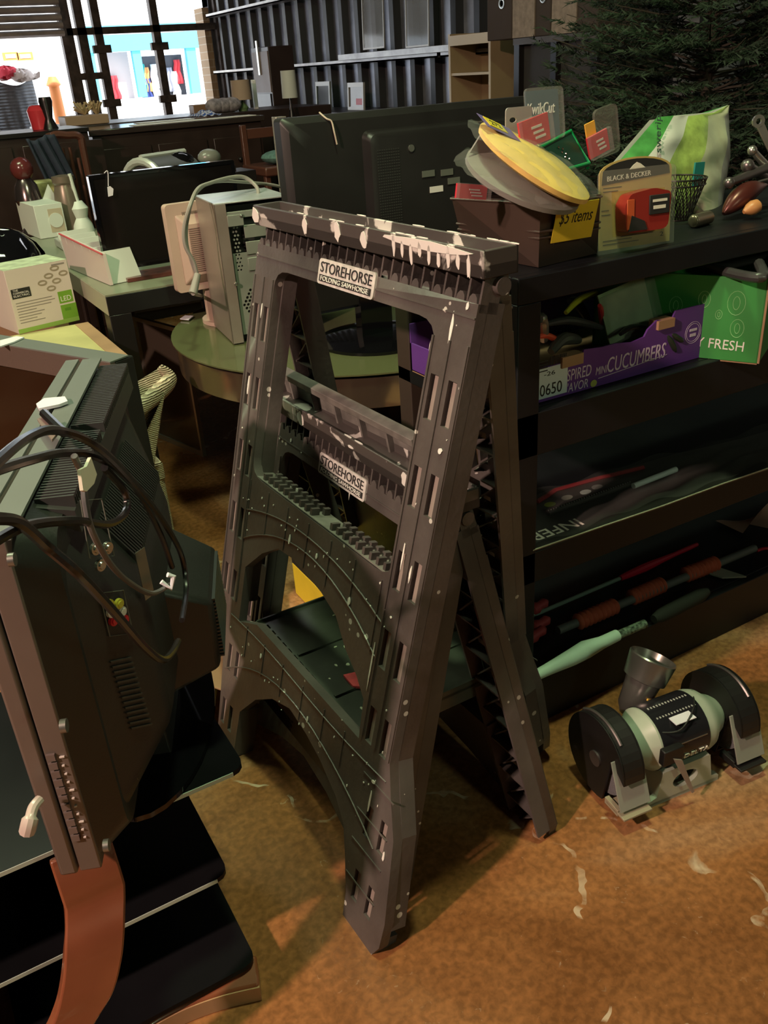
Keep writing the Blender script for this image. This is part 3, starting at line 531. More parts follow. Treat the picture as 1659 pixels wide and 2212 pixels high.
to = MB(mm).plate(loop([(.22*w, .18*h), (.80*w, .18*h), (.84*w, .60*h), (.60*w, .66*h), (.28*w, .62*h), (.20*w, .50*h)], 4, .2), [], .003, .030).build('red_tool', M('glossy_red_plastic', (.26, .025, .018), .22), t, bevel=.004, label='glossy red and black tool')
MB(mm).box((.22*w, .22*h, .0295), (.32*w, .56*h, .0315)).build('orange_side', M('orange_red_plastic', (.50, .09, .03), .25), to, bevel=.001); MB(mm).box((.52*w, .36*h, .030), (.80*w, .58*h, .033)).build('black_grip', ink, to, bevel=.001); MB(mm).box((.56*w, .50*h, .033), (.76*w, .53*h, .0336)).build('tool_print', M('cream_ink', (.75, .72, .62)), to); MB(mm).box((.57*w, .42*h, .033), (.74*w, .46*h, .0336)).build('tool_print', M('cream_ink', (.75, .72, .62)), to)
MB(mm).plate([(.24*w, .2*h), (.5*w, .2*h), (.46*w, .3*h), (.28*w, .38*h)], [], .030, .032).build('dark_foot', ink, to)
MB(mm).plate([(x*1.0, y) for x, y in rrect(-.006, -.012, w+.006, h*.9, .01)], [[(.16*w, .14*h), (.86*w, .14*h), (.90*w, .64*h), (.14*w, .66*h)]], .002, .005).build('clear_shell', clear2, t)
# --- hidden-edge carton under the clamshell edge, clear bag, basket, tools
mm, w, h = pf((1395, 262), (1355, 470), (1580, 455), 1.40, 1.42, 1.46)
t = thing('refill_bag', 'tall green and white printed plastic bag standing behind the wire basket', 'bag', mm.translation)
p_ = [ay(1330, 372, 1.40), ay(1425, 250, 1.46), ay(1510, 245, 1.46), ay(1597, 218, 1.46), ay(1592, 330, 1.44), ay(1560, 485, 1.40), ay(1470, 510, 1.40), ay(1350, 500, 1.40)]
inv = mm.inverted(); pts = [tuple((inv @ q)[:2]) for q in p_]
bagm = M('bag_green_white', (.5, .6, .4), .35); nt, b, L = nodes(bagm); tc = nt.nodes['Texture Coordinate']
def bagmesh(z0, amp, clipx=None):
    xs = [p[0] for p in pts]; ys = [p[1] for p in pts]; x0, x1, y0, y1 = min(xs), max(xs), min(ys), max(ys)
    def edge(y):      # left / right limits of the outline at height y
        cr = []
        for i in range(len(pts)):
            a, c = pts[i], pts[(i+1) % len(pts)]
            if (a[1]-y)*(c[1]-y) < 0: cr.append(a[0]+(c[0]-a[0])*(y-a[1])/(c[1]-a[1]))
        return (min(cr), max(cr)) if len(cr) > 1 else None
    def fn(u, v):
        y = y0+.002+(y1-y0-.004)*v; e = edge(y) or (x0, x1); x = e[0]+(e[1]-e[0])*u
        k = max(0, 1-(2*abs(u-.5))**4)*min(1, (1-v)*3+.15)
        return V((x, y, z0*k*1.0+amp*math.sin(u*17+v*6)*k+amp*.6*math.sin(v*23-u*9)*k))
    return fn, (x0, x1, y0, y1)
fn, (x0, x1, y0, y1) = bagmesh(.03, .003)
nu, nv = 40, 30
def cells(mb, fn, u0, u1, lift=0):
    mb.grid(lambda u, v: fn(u0+(u1-u0)*u, v)+V((0, 0, lift)), max(2, int(nu*(u1-u0))), nv)
for nm, u0, u1, mt_, lf in (('green_edge_panel', 0, .16, M('bag_dark_green', (.06, .26, .06), .35, var=.3, vs=30), 0), ('white_stripe', .16, .36, M('bag_white', (.62, .64, .58), .35, var=.1), 0), ('green_band', .36, .62, M('bag_lime', (.30, .42, .10), .35, var=.35, vs=40), 0), ('pale_panel', .62, .88, M('bag_pale', (.48, .50, .34), .35, var=.15, vs=20), 0), ('clear_panel', .88, 1, M('bag_silver', (.36, .36, .32), .3, var=.3, vs=30), 0)):
    g = MB(mm); cells(g, fn, u0, u1); g.build(nm, mt_, t)
g = MB(mm); fb = lambda u, v: fn(u, v)*1-V((0, 0, .02+2*max(0, fn(u, v).z)*.5)); g.grid(fb, 20, 20); g.build('back_panel', M('bag_white', (.6, .6, .5)), t)
mt2 = mm @ Matrix.Translation((0, 0, .033)); MB(mt2).text('swerip', ((x1-x0)*.0+(inv @ ay(1405, 296, 1.44)).x, (inv @ ay(1405, 296, 1.44)).y), .075, .022, 0, .001, rot=math.radians(84)).build('lettering', M('bag_ink', (.04, .10, .06)), t)
mm, w, h = pf((1483, 350), (1478, 400), (1498, 398), 1.395); tag(MB(mm).box((0, 0, .02), (w, h, .024)).build('tab', M('teal_tab', (.02, .22, .2), .4)), 'small teal tab on the front of the green and white bag', 'label')
t = thing('wire_basket', 'small black wire basket between the yellow clamshell and the green bag', 'basket', (1.42, 1.30, .976))
wm = M('black_wire', (.02, .018, .016), .4, .5); cx_, cy_ = az(1462, 500, .977).x, 1.33; g = MB()
zt_ = ay(1465, 385, 1.33).z; cx_ = ay(1462, 470, 1.33).x
for z, r in ((zt_, .052), (zt_-.012, .050), (.982, .026)): MB().tube([(cx_+r*math.cos(a/12*math.pi), cy_+r*math.sin(a/12*math.pi), z) for a in range(24)], .0018, 5, True).build('wire_ring', wm, t)
g = MB(); g = MB()
for k in range(30):
    for s in (1, -1): a0 = k/15*math.pi; g.tube([(cx_+(.026+.026*i/5)*math.cos(a0+s*i*.12), cy_+(.026+.026*i/5)*math.sin(a0+s*i*.12), .982+(zt_-.982)*i/5) for i in range(6)], .0009, 4)
g.build('wire_mesh', wm, t)
stl = M('worn_steel', (.45, .42, .40), .3, .9, var=.2); stl2 = M('dark_steel', (.16, .14, .14), .35, .8)
a = ay(1638, 262, 1.33); b_ = ay(1690, 372, 1.30); mm = frame(a, b_-a, V((.1, 1, .3))); L_ = (b_-a).length
t = thing('spanner', 'grey ring spanner leaning highest in the tool pile on the top shelf', 'wrench', a); d = mm
m2 = frame(a, b_-a, (0, 0, 1)); g = MB(m2); g.plate([(.013*math.cos(x/10*math.pi), .013*math.sin(x/10*math.pi)) for x in range(20)], [[(.006*math.cos(x/10*math.pi), .006*math.sin(x/10*math.pi)) for x in range(20)]], -.003, .003); g.box((.010, -.008, -.003), (L_, .008, .003)); g.build('ring_shank', stl, t, bevel=.001)
for k, (p0, p1, r, mt_, lb) in enumerate((((1625, 325), (1680, 385), .009, stl, 'silver tool shaft under the ring spanner at the top shelf end'), ((1615, 358), (1690, 410), .012, stl2, 'dark metal tool lying below the silver shaft on the top shelf'), ((1575, 395), (1665, 360), .010, stl2, 'dark handled tool pointing left in the tool pile on the top shelf'))):
    a = ay(*p0, 1.32-.02*k); b_ = ay(*p1, 1.30); g = MB(); g.cyl(a, b_, r*.8, r, 12); g.ball(a, r*1.15, 12, 8); tag(g.build('hand_tool', mt_), lb, 'tool', 'tool pile on the top shelf')
a = ay(1563, 462, 1.27); b_ = ay(1655, 400, 1.27); g = MB(); N_ = 18
pp_ = [a.lerp(b_, i/N_)+V((0, 0, .012*math.sin(math.pi*i/N_))) for i in range(N_+1)]; g.tube(pp_, [.004+.018*math.sin(math.pi*(i/N_)**.8) for i in range(N_+1)], 14)
t = thing('brush_tool', 'dark red bodied hand tool with a pale rim on the top shelf', 'tool', a); g.build('body', M('dark_red_metal', (.10, .025, .02), .3, .4), t); MB().tube([p+V((0, -.004, .012)) for p in pp_[3:]], .003, 6).build('rim', stl, t)
g = MB(); a = az(1612, 470, .98); g.lathe([(0, .004), (.012, .012), (.022, .015), (.034, .013), (.04, .006)], a+V((-.01, 0, .012)), (1, -.2, .3), 14); tag(g.build('turned_wood', M('orange_wood', (.50, .22, .08), .4)), 'orange brown wooden knob among the tools on the top shelf', 'wood piece')
t = thing('hammer', 'small hammer with a round steel face lying in front of the green bag', 'hammer', az(1530, 480, .98)); a = az(1498, 478, .988); MB().cyl(a, a+V((.055, .01, .0)), .013, n=18).ball(a, .0132, 14, 8, (.5, 1, 1)).build('head', M('bronze_steel', (.28, .22, .16), .3, .8), t, bevel=.001); MB().cyl(a+V((.035, 0, 0)), a+V((.10, .10, .01)), .008, .009, 12).build('handle', brn, t)
# --- purple carton
cx0, cx1, cy0, cy1, cz0 = .902, ay(1532, 700, 1.185).x, 1.185, 1.50, .731
t = thing('produce_carton', 'purple open produce carton of tools lettered MINI CUCUMBERS, on the second shelf', 'carton', (1.16, 1.34, cz0))
mm = frame((cx0, cy0, cz0), (1, 0, 0), (0, 0, 1)); wc = cx1-cx0; hl = ay(1175, 800, cy0).z-cz0; hr = ay(1525, 652, cy0).z-cz0
def cxp(px, py): q = ay(px, py, cy0); return (q.x-cx0, q.z-cz0)
prof = [(0, 0), (wc, 0), cxp(1530, 655), cxp(1460, 672), cxp(1452, 690), cxp(1420, 692), cxp(1400, 712), cxp(1392, 728), cxp(1365, 740), cxp(1330, 742), cxp(1300, 750), cxp(1262, 755), cxp(1258, 770), cxp(1215, 782), (0, hl)]
MB(mm).plate(prof, [], -.004, 0).build('front_wall', purple, t); MB().box((cx0, cy1-.004, cz0), (cx1, cy1, cz0+.10)).build('back_wall', purple, t); MB().box((cx0, cy0+.004, cz0), (cx1, cy1, cz0+.004)).build('bottom', kraft, t)
MB().box((cx0, cy0+.001, cz0+.002), (cx0+.004, cy1, cz0+hl)).build('end_wall', purple, t); MB().box((cx1-.004, cy0+.001, cz0+.002), (cx1, cy1, cz0+hr)).build('end_wall', purple, t)
for a0, a1 in (((1258, 765), (1212, 782)), ((1455, 690), (1420, 700))):
    p, q = ay(*a0, cy0-.002), ay(*a1, cy0-.002); MB().box((p.x, cy0-.006, min(p.z, q.z)-.012), (q.x, cy0+.02, max(p.z, q.z)+.004)).build('torn_flap', kraft, t)
L1 = M('lilac_ink', (.62, .55, .70), .6)
def ptext(s, px, wpx, hz, nm='lettering', sh=.12, f_=L1):
    c = cxp(*px); e = cxp(px[0]+wpx, px[1]-wpx*.33); w_ = (e[0]-c[0]); MB(mm).text(s, c, w_, hz, 0, .0007, shear=sh).build(nm, f_, t)
ptext('CUCUMBERS', (1376, 772), 122, .030); ptext('MINI', (1299, 799), 24, .015); ptext('SPIRED', (1251, 805), 52, .022); ptext("'AVOR", (1248, 832), 44, .018)
q = cxp(1282, 828); MB(mm).plate([(q[0]+.008*math.cos(i/8*math.pi), q[1]+.007*math.sin(i/8*math.pi)) for i in range(16)], [], 0, .0008).build('drawn_fruit', M('olive_print', (.40, .42, .10)), t)
c0_, c1_ = cxp(1292, 818), cxp(1440, 766); MB(mm).hexa([(c0_[0], c0_[1], 0), (c1_[0], c1_[1], 0), (c1_[0], c1_[1]+.001, 0), (c0_[0], c0_[1]+.001, 0), (c0_[0], c0_[1], .0007), (c1_[0], c1_[1], .0007), (c1_[0], c1_[1]+.001, .0007), (c0_[0], c0_[1]+.001, .0007)]).build('underline', L1, t)
for (p0, p1) in (((1442, 725), (1460, 760)), ((1452, 722), (1475, 738))):
    a, b_ = cxp(*p0), cxp(*p1); MB(mm).tube([(a[0]+(b_[0]-a[0])*i/5, a[1]+(b_[1]-a[1])*i/5, .0) for i in range(6)], [.002, .0055, .006, .006, .0055, .002], 8).build('drawn_cucumber', M('dark_print', (.02, .03, .02)), t)
q = cxp(1497, 718); g = MB(mm)
for r in (.022, .018): g.tube([(q[0]+r*math.cos(i/12*math.pi), q[1]+r*math.sin(i/12*math.pi), 0) for i in range(24)], .0005, 4, True)
g.build('round_emblem', L1, t); MB(mm).box((q[0]-.010, q[1]+.003, 0), (q[0]+.010, q[1]+.008, .0007)).build('emblem_print', L1, t); MB(mm).box((q[0]-.008, q[1]-.008, 0), (q[0]+.008, q[1]-.002, .0007)).build('emblem_print', L1, t)
la, lb_ = cxp(1160, 888), cxp(1223, 872); g = MB(mm).box((la[0], .006, 0), (lb_[0], hl+.004, .0008)); lo = g.build('shipping_label', M('label_blue_white', (.60, .70, .74), .5), t, label='pale shipping label with a barcode')
MB(mm).text('0650', ((la[0]+lb_[0])/2-.004, .022), .052, .022, .0008, .0014).build('label_digits', ink, lo); MB(mm).text('-26', ((la[0]+lb_[0])/2-.008, .052), .026, .008, .0008, .0012).build('label_digits', ink, lo)
g = MB(mm)
for i in range(13): x = la[0]+.028+i*.003; g.box((x, .066, .0008), (x+.0016*(1+(i*7 % 3) % 2*.4), .083, .0012))
for i in range(4): g.box((la[0]+.003, .058+.006*i, .0008), (la[0]+.022, .060+.006*i, .0012))
g.build('barcode', ink, lo)
me_ = frame((cx0, cy1, cz0), (0, -1, 0), (0, 0, 1)); q = (.10, .055)
for r, mt_, z in ((.038, white, .0006), (.034, M('dark_green_print', (.03, .10, .05)), .0010), (.031, M('sunrise_orange', (.65, .16, .05)), .0014)):
    MB(me_).plate([(q[0]+r*.75*math.cos(i/12*math.pi), q[1]+r*math.sin(i/12*math.pi)) for i in range(24)], [], 0, z).build('round_emblem', mt_, t)
MB(me_).text('RISE', (q[0], q[1]-.008), .04, .010, .0014, .002).build('emblem_lettering', white, t)
# contents of the purple carton
mm2, w, h = pf((1350, 640), (1318, 745), (1415, 700), 1.25, 1.25, 1.27)
t = thing('blister_pack', 'clear blister pack with a pale green card leaning out of the purple carton', 'package', mm2.translation)
slab(MB(mm2), w, h, -.003, 0).build('card', M('pale_green_card', (.25, .36, .20), .4, var=.2, vs=20), t); slab(MB(mm2), w*1.1, h*.95, .002, .022, -.004).build('plastic_cover', clear, t, bevel=.004)
mm2, w, h = pf((1345, 650), (1370, 700), (1440, 668), 1.30); tag(slab(MB(mm2), w, h, 0, .01).build('plastic_case', M('green_clear_case', (.14, .24, .12), .2)), 'flat green plastic case behind the pale green card in the purple carton', 'case')
items = [(((1222, 676), (1288, 632)), .007, (.55, .50, .04), 'yellow tool handle slanting up out of the purple carton', 1.32), (((1165, 690), (1175, 735)), .012, (.62, .6, .58), 'chrome socket standing at the left end of the purple carton', 1.20), (((1160, 728), (1215, 742)), .006, (.75, .09, .04), 'orange red cable lying over the left end of the purple carton', 1.21), (((1180, 700), (1300, 708)), .008, (.05, .05, .05), 'black bracket lying across the purple carton', 1.24), (((1295, 660), (1300, 700)), .006, (.45, .03, .03), 'dark red screwdriver handle upright in the purple carton', 1.25), (((1340, 722), (1392, 706)), .006, (.02, .02, .02), 'black looped cable at the front of the purple carton', 1.215), (((1190, 760), (1250, 735)), .012, (.08, .08, .07), 'dark clear topped tool pack at the front left of the purple carton', 1.215), (((1230, 650), (1270, 690)), .010, (.03, .03, .035), 'black plier handles behind the yellow handle in the purple carton', 1.34)]
for (p0, p1), r, c, lb, y in items:
    a, b_ = ay(*p0, y), ay(*p1, y+.03); g = MB(); P_ = spline([a, a.lerp(b_, .35)+V((0, 0, r*1.2)), a.lerp(b_, .7)+V((0, 0, r*.8)), b_], 5); g.tube(P_, [r*(.55+.45*math.sin(math.pi*(i+1)/(len(P_)+1))) for i in range(len(P_))], 10); tag(g.build('hand_tool', M('tool_'+lb.split()[0]+lb.split()[1], c, .3, .9 if 'chrome' in lb else 0)), lb, 'tool', 'loose tools in the purple carton')
# --- green carton, turned
n0 = az(1640, 790, .731); n1 = az(1655, 602, .91); f0 = n0+V((-.17, .31, 0)); g0 = n0+V((.31, .17, 0)); n0 = V((1.455, 1.085, .731)); zt2 = ax(1655, 600, 1.46).z
t = thing('produce_carton', 'bright green open carton printed with vegetables at the right of the second shelf', 'carton', n0+V((.07, .24, 0)))
du = V((.17, -.31, 0)).normalized(); dv = V((.31, .17, 0)).normalized(); fl = n0-du*.34; hgt = zt2-.731
mg = frame(fl, du, (0, 0, 1)); wg = .34
MB(mg).box((0, 0, -.005), (wg, hgt, 0)).build('front_wall', green, t); MB(frame(n0, dv, (0, 0, 1))).box((0, 0, -.005), (.36, hgt, 0)).build('side_wall', green, t)
MB(frame(n0+dv*.36, -du, (0, 0, 1))).box((0, 0, 0), (.34, hgt, .005)).build('back_wall', green, t); MB(frame(fl, dv, (0, 0, 1))).box((0, 0, 0), (.36, hgt, .005)).build('side_wall', green, t)
MB(frame(fl, du, dv)).box((.003, .003, -.004), (wg-.003, .355, 0)).build('bottom', kraft, t)
MB(mg).box((wg-.002, 0, -.004), (wg+.002, hgt, .002)).build('raw_edge', kraft, t)
Lg = M('pale_green_ink', (.22, .50, .20), .6); MB(mg).text('HEARTY FRESH', (wg*.66, hgt*.2), wg*.50, hgt*.12, 0, .0008, rot=-.03).build('lettering', white, t)
g = MB(mg)
for (x, y, r) in ((.5, .62, .10), (.66, .72, .09), (.84, .70, .13), (.60, .38, .11), (.86, .40, .10), (.75, .55, .05)):
    g.tube([(x*wg+r*.13*math.cos(i/8*math.pi), y*hgt+r*.22*hgt/.2*math.sin(i/8*math.pi), 0) for i in range(16)], .0006, 4, True); g.tube([(x*wg+r*.05*math.cos(i/8*math.pi), y*hgt+r*.1*math.sin(i/8*math.pi), 0) for i in range(16)], .0006, 4, True)
g.build('drawn_vegetables', Lg, t)
a, b_ = az(1475, 560, zt2+.01), az(1640, 600, zt2+.01); g = MB(); g.tube(spline([a, a+V((.01, .06, .02)), a.lerp(b_, .5)+V((0, .03, .0)), b_, b_+V((.06, .05, .01))], 8), .010, 10); tag(g.build('black_hose', M('grey_black_rubber', (.045, .045, .045), .3)), 'grey black curved hose resting on the rim of the green carton', 'hose')
a, b_ = az(1543, 552, zt2+.02), az(1583, 518, zt2+.06); tag(MB().cyl(a, b_, .003, n=10).build('steel_rod', stl), 'thin bright steel rod sticking up out of the green carton', 'rod')
a = az(1580, 560, zt2-.01); tag(MB().box(a+V((-.03, .02, -.03)), a+V((.16, .12, .035))).build('tool_case', M('dark_grey_case', (.05, .045, .045), .4), bevel=.006), 'dark grey tool case sitting inside the green carton', 'case')
# --- third shelf: long bagged tool
pk = [az(p[0], p[1], .4415) for p in ((1150, 1192), (1300, 1140), (1430, 1096), (1560, 1048), (1700, 1000), (1720, 915), (1600, 950), (1450, 985), (1300, 1030), (1200, 1055), (1150, 1075))]
t = thing('bagged_tool', 'long flat black and red package in clear plastic lying on the third shelf', 'package', pk[2])
g = MB().plate([(p.x, p.y) for p in pk], [], .4405, .4445); g.build('backing_card', M('black_glossy_card', (.025, .024, .022), .3, var=.2), t)
bk = [az(p[0], p[1], .446) for p in ((1160, 1085), (1200, 1060), (1300, 1032), (1390, 1010))]; MB().tube(bk, .006, 6).build('red_border', M('dark_red_print', (.20, .015, .02), .4), t)
MB().tube([p+V((0, -.001, .004)) for p in pk[:5]], .0016, 6).build('front_seam', M('pale_seam', (.40, .40, .30), .4), t)
a, b_ = az(1368, 1050, .452), az(1460, 1014, .452); MB().cyl(a, b_, .0065, n=14).build('white_tube', M('pale_blue_white', (.62, .72, .72), .4), t)
a0, b0_ = az(1183, 1108, .452), az(1358, 1046, .452); MB().cyl(a0, b0_, .007, n=12).build('toothed_bar', ink, t); g = MB()
for i in range(34): p = a0.lerp(b0_, i/33)+V((0, -.003, .007)); g.box(p-V((.001, .001, .001)), p+V((.001, .001, .001)))
g.build('teeth', M('steel_teeth', (.5, .5, .48), .3, .8), t)
a, b_ = az(1160, 1172, .4445), az(1268, 1134, .4445); u = (b_-a); mm3 = frame(a, u, (0, 1, 0)); MB(mm3 @ Matrix.Translation((0, 0, .0))).text('INFER', (u.length*.48, .020), u.length*1.0, .030, 0, .0008, rot=math.pi).build('lettering', M('cream_print', (.90, .88, .78)), t)
for k, (p, c) in enumerate((((1188, 1090), (.30, .34, .05)), ((1225, 1075), (.16, .18, .15)), ((1265, 1063), (.25, .30, .28)), ((1290, 1052), (.12, .13, .12)))):
    q = az(*p, .4446); MB(Matrix.Translation(q)).plate([(.014*math.cos(i/6*math.pi), .010*math.sin(i/6*math.pi)) for i in range(12)], [], 0, .0008).build('printed_picture', M('print_%d' % k, c), t)
fnb = lambda u, v: pk[0].lerp(pk[4], u).lerp(pk[10].lerp(pk[5], u), v)+V((0, .0, .016+.005*math.sin(u*31+v*7)+.004*math.sin(v*19-u*13)))
MB().grid(fnb, 50, 10).build('clear_sleeve', M('thin_clear_film', (.5, .5, .48), .08, alpha=.05, spec=1), t)
# --- bottom shelf: poles
t = thing('foam_grip_pole', 'grey pole with three orange red coiled foam grips on the bottom shelf', 'pole', (1.4, 1.23, .131))
P = lambda px, py, z=.150: az(px, py, z); gp = M('grey_rubber_rod', (.09, .10, .10), .45); cg = M('orange_red_foam', (.42, .085, .045), .7)
MB().cyl(P(1205, 1362), P(1630, 1184), .010, n=14).build('rod', gp, t)
for p0, p1 in (((1245, 1345), (1330, 1308)), ((1362, 1292), (1432, 1262)), ((1478, 1243), (1548, 1216))):
    a, b_ = P(*p0), P(*p1); g = MB(); n_ = 9; prof = [(0, .014)]
    for i in range(n_): h0 = (b_-a).length/n_; prof += [(i*h0+h0*.15, .017), (i*h0+h0*.5, .020), (i*h0+h0*.85, .017), (i*h0+h0, .0145)]
    g.lathe(prof, a, b_-a, 18).build('foam_grip', cg, t)
t = thing('snow_brush', 'thin grey green rod with a long red handle behind the coiled pole', 'brush', (1.35, 1.3, .131))
MB().cyl(az(1150, 1330, .14), az(1342, 1248, .14), .005, n=10).build('rod', M('grey_green_rod', (.14, .20, .18), .4), t); a, b_ = az(1340, 1249, .142), az(1506, 1176, .142)
MB().tube([a.lerp(b_, i/10) for i in range(11)], [.007, .009, .010, .011, .010, .008, .007, .006, .006, .006, .005], 10).build('handle', M('crimson_plastic', (.35, .01, .03), .3), t)
t = thing('rolled_bundle', 'pale green wrapped roll with a clear sleeved end lying along the bottom shelf edge', 'roll', (1.1, 1.17, .131))
pts_ = [az(1140, 1468, .15), az(1185, 1445, .15), az(1235, 1420, .15), az(1265, 1403, .15), az(1300, 1388, .15), az(1333, 1372, .15)]; MB().tube(pts_, [.010, .013, .018, .020, .014, .013], 16).build('wrap', M('pale_mint_wrap', (.50, .66, .55), .5, var=.1), t)
MB().cyl(az(1335, 1372, .15), az(1393, 1347, .15), .010, n=14).build('sleeved_end', M('mottled_sleeve', (.12, .16, .12), .2, var=.9, vs=120), t)
tag(MB().tube([az(1412, 1338, .15).lerp(az(1527, 1278, .15), i/8) for i in range(9)], [.010, .016, .017, .017, .017, .017, .017, .016, .010], 14).build('foam_roller', M('dark_olive_foam', (.022, .024, .020), .9, spec=.2)), 'dark grey foam roller right of the pale green roll on the bottom shelf', 'roller')
for p0, lb in (((1172, 1350), 'small dark red clamp at the left end of the bottom shelf'), ((1168, 1312), 'coral red ribbed grip at the left end of the bottom shelf behind the clamp'), ((1163, 1372), 'small red knob at the left end of the bottom shelf')):
    a = az(*p0, .15); tag(MB().lathe([(0, .004), (.006, .013), (.02, .015), (.03, .010), (.05, .012), (.06, .005)], a-V((.03, 0, 0)), (1, .2, 0), 14).build('clamp_part', M('dull_red', (.30, .04, .045), .5)), lb, 'tool part')
a = az(1560, 1250, .135); t = thing('glass_cutter', 'pale grey triangular scraper blade lying at the right of the bottom shelf', 'scraper', a); MB(Matrix.Translation(a)).plate([(0, 0), (.05, -.03), (.03, .04), (-.01, .03)], [], 0, .004).build('blade', M('grey_blade', (.22, .23, .20), .4), t)
a = az(1640, 1140, .135)+V((0, .0, 0)); g = MB(); g.grid(lambda u, v: a+V(((u-.25)*.26, .09*math.cos(2*math.pi*u)*(1-v)+.0, .075*math.sin(math.pi*u)*v+.004)), 16, 8); tag(g.build('plastic_bag', M('pinkish_plastic', (.26, .15, .13), .4, var=.3)), 'crumpled pinkish plastic bag at the right end of the bottom shelf', 'bag')
a, b_ = az(1635, 1190, .145), az(1700, 1185, .145); tag(MB().tube(spline([a, a.lerp(b_, .4)+V((0, .01, 0)), b_], 6), .004, 8).build('loose_cord', M('crimson_plastic', (.35, .01, .03))), 'short red cord beside the crumpled plastic bag', 'cord')
tag(MB().box((1.02, 1.66, 0), (2.0, 1.80, .48)).build('cardboard_box', kraft, bevel=.004), 'plain brown cardboard box standing on the floor behind the display shelf', 'box')
# ================================================================= BENCH GRINDER
gz = V((1.085, .915, 0)); ga = V((.993, -.12, 0)).normalized(); gf = V((-.12, -.993, 0)).normalized()
Mg = Matrix(((ga.x, gf.x, 0, gz.x), (ga.y, gf.y, 0, gz.y), (0, 0, 1, 0), (0, 0, 0, 1)))     # x along the shaft, y to the front, z up
t = thing('bench_grinder', 'pale grey green bench grinder with black wheel guards and a lamp, on the floor', 'grinder', gz)
pg = M('pale_green_grey_enamel', (.40, .45, .36), .35, var=.1); gb = M('sooty_black_iron', (.008, .007, .007), .5, var=.3); glm = M('grinder_label', (.012, .012, .015), .25)
def gv(*p): return Mg @ V(p)
g = MB(Mg); mtx = Matrix(((1, 0, 0, 0), (0, 0, 1, 0), (0, 1, 0, 0), (0, 0, 0, 1)))
Mfr = Mg @ Matrix(((1, 0, 0, 0), (0, 0, 1, .07), (0, 1, 0, 0), (0, 0, 0, 1)))      # x, z(up), depth
oval = [(.030*math.cos(i/10*math.pi), .042+.019*math.sin(i/10*math.pi)) for i in range(20)]
MB(Mfr).plate([(-.085, 0), (.085, 0), (.085, .014), (.066, .02), (.056, .078), (-.056, .078), (-.066, .02), (-.085, .014)], [oval], .0, .012).build('pedestal_front', pg, t, bevel=.002)
MB(Mg).box((-.085, -.07, 0), (.085, .082, .012)).hexa([(-.066, -.05, .012), (.066, -.05, .012), (.066, -.044, .012), (-.066, -.044, .012), (-.05, -.03, .08), (.05, -.03, .08), (.05, -.024, .08), (-.05, -.024, .08)]).build('pedestal_base', pg, t, bevel=.003)
MB(Mg).hexa([(-.066, -.05, .012), (-.060, -.05, .012), (-.060, .07, .012), (-.066, .07, .012), (-.056, -.03, .08), (-.05, -.03, .08), (-.05, .07, .08), (-.056, .07, .08)]).build('pedestal_cheek', pg, t)
MB(Mg).hexa([(.060, -.05, .012), (.066, -.05, .012), (.066, .07, .012), (.060, .07, .012), (.05, -.03, .08), (.056, -.03, .08), (.056, .07, .08), (.05, .07, .08)]).build('pedestal_cheek', pg, t)
mo = MB(Mg).lathe([(-.10, .028), (-.095, .040), (-.075, .052), (-.062, .062), (.062, .062), (.075, .058), (.09, .045), (.105, .038), (.115, .030)], (0, .02, .115), (1, 0, 0), 40).build('motor_housing', pg, t)
MB(Mg).lathe([(-.058, .0632), (.050, .0632)], (0, .02, .115), (1, 0, 0), 40).build('black_name_band', glm, mo)
g = MB(Mg)
for i in range(14):
    x = -.048+i*.0068; a0 = math.radians(70)
    g.hexa([(x, .02+.0632*math.cos(a0), .115+.0632*math.sin(a0)), (x+.003, .02+.0632*math.cos(a0), .115+.0632*math.sin(a0)), (x+.003, .02+.0632*math.cos(a0+.5), .115+.0632*math.sin(a0+.5)), (x, .02+.0632*math.cos(a0+.5), .115+.0632*math.sin(a0+.5)), (x, .02+.064*math.cos(a0), .115+.064*math.sin(a0)), (x+.003, .02+.064*math.cos(a0), .115+.064*math.sin(a0)), (x+.003, .02+.064*math.cos(a0+.5), .115+.064*math.sin(a0+.5)), (x, .02+.064*math.cos(a0+.5), .115+.064*math.sin(a0+.5))])
g.build('printed_warnings', M('grey_print', (.35, .36, .33)), mo)
def onmotor(x0, x1, deg): a0 = math.radians(deg); p = gv((x0+x1)/2, .02+.0645*math.cos(a0), .115+.0645*math.sin(a0)); return frame(p, ga, Mg.to_3x3() @ V((0, -math.sin(a0), math.cos(a0))))
MB(onmotor(-.03, .045, -12)).text('DELTA', (0.012, 0), .060, .011, -.0015, .0006).build('lettering', M('cream_ink', (.75, .72, .62)), mo)
MB(onmotor(-.04, .04, 18)).box((-.045, -.0008, -.0015), (.042, .0008, .0004)).build('silver_line', stl, mo)
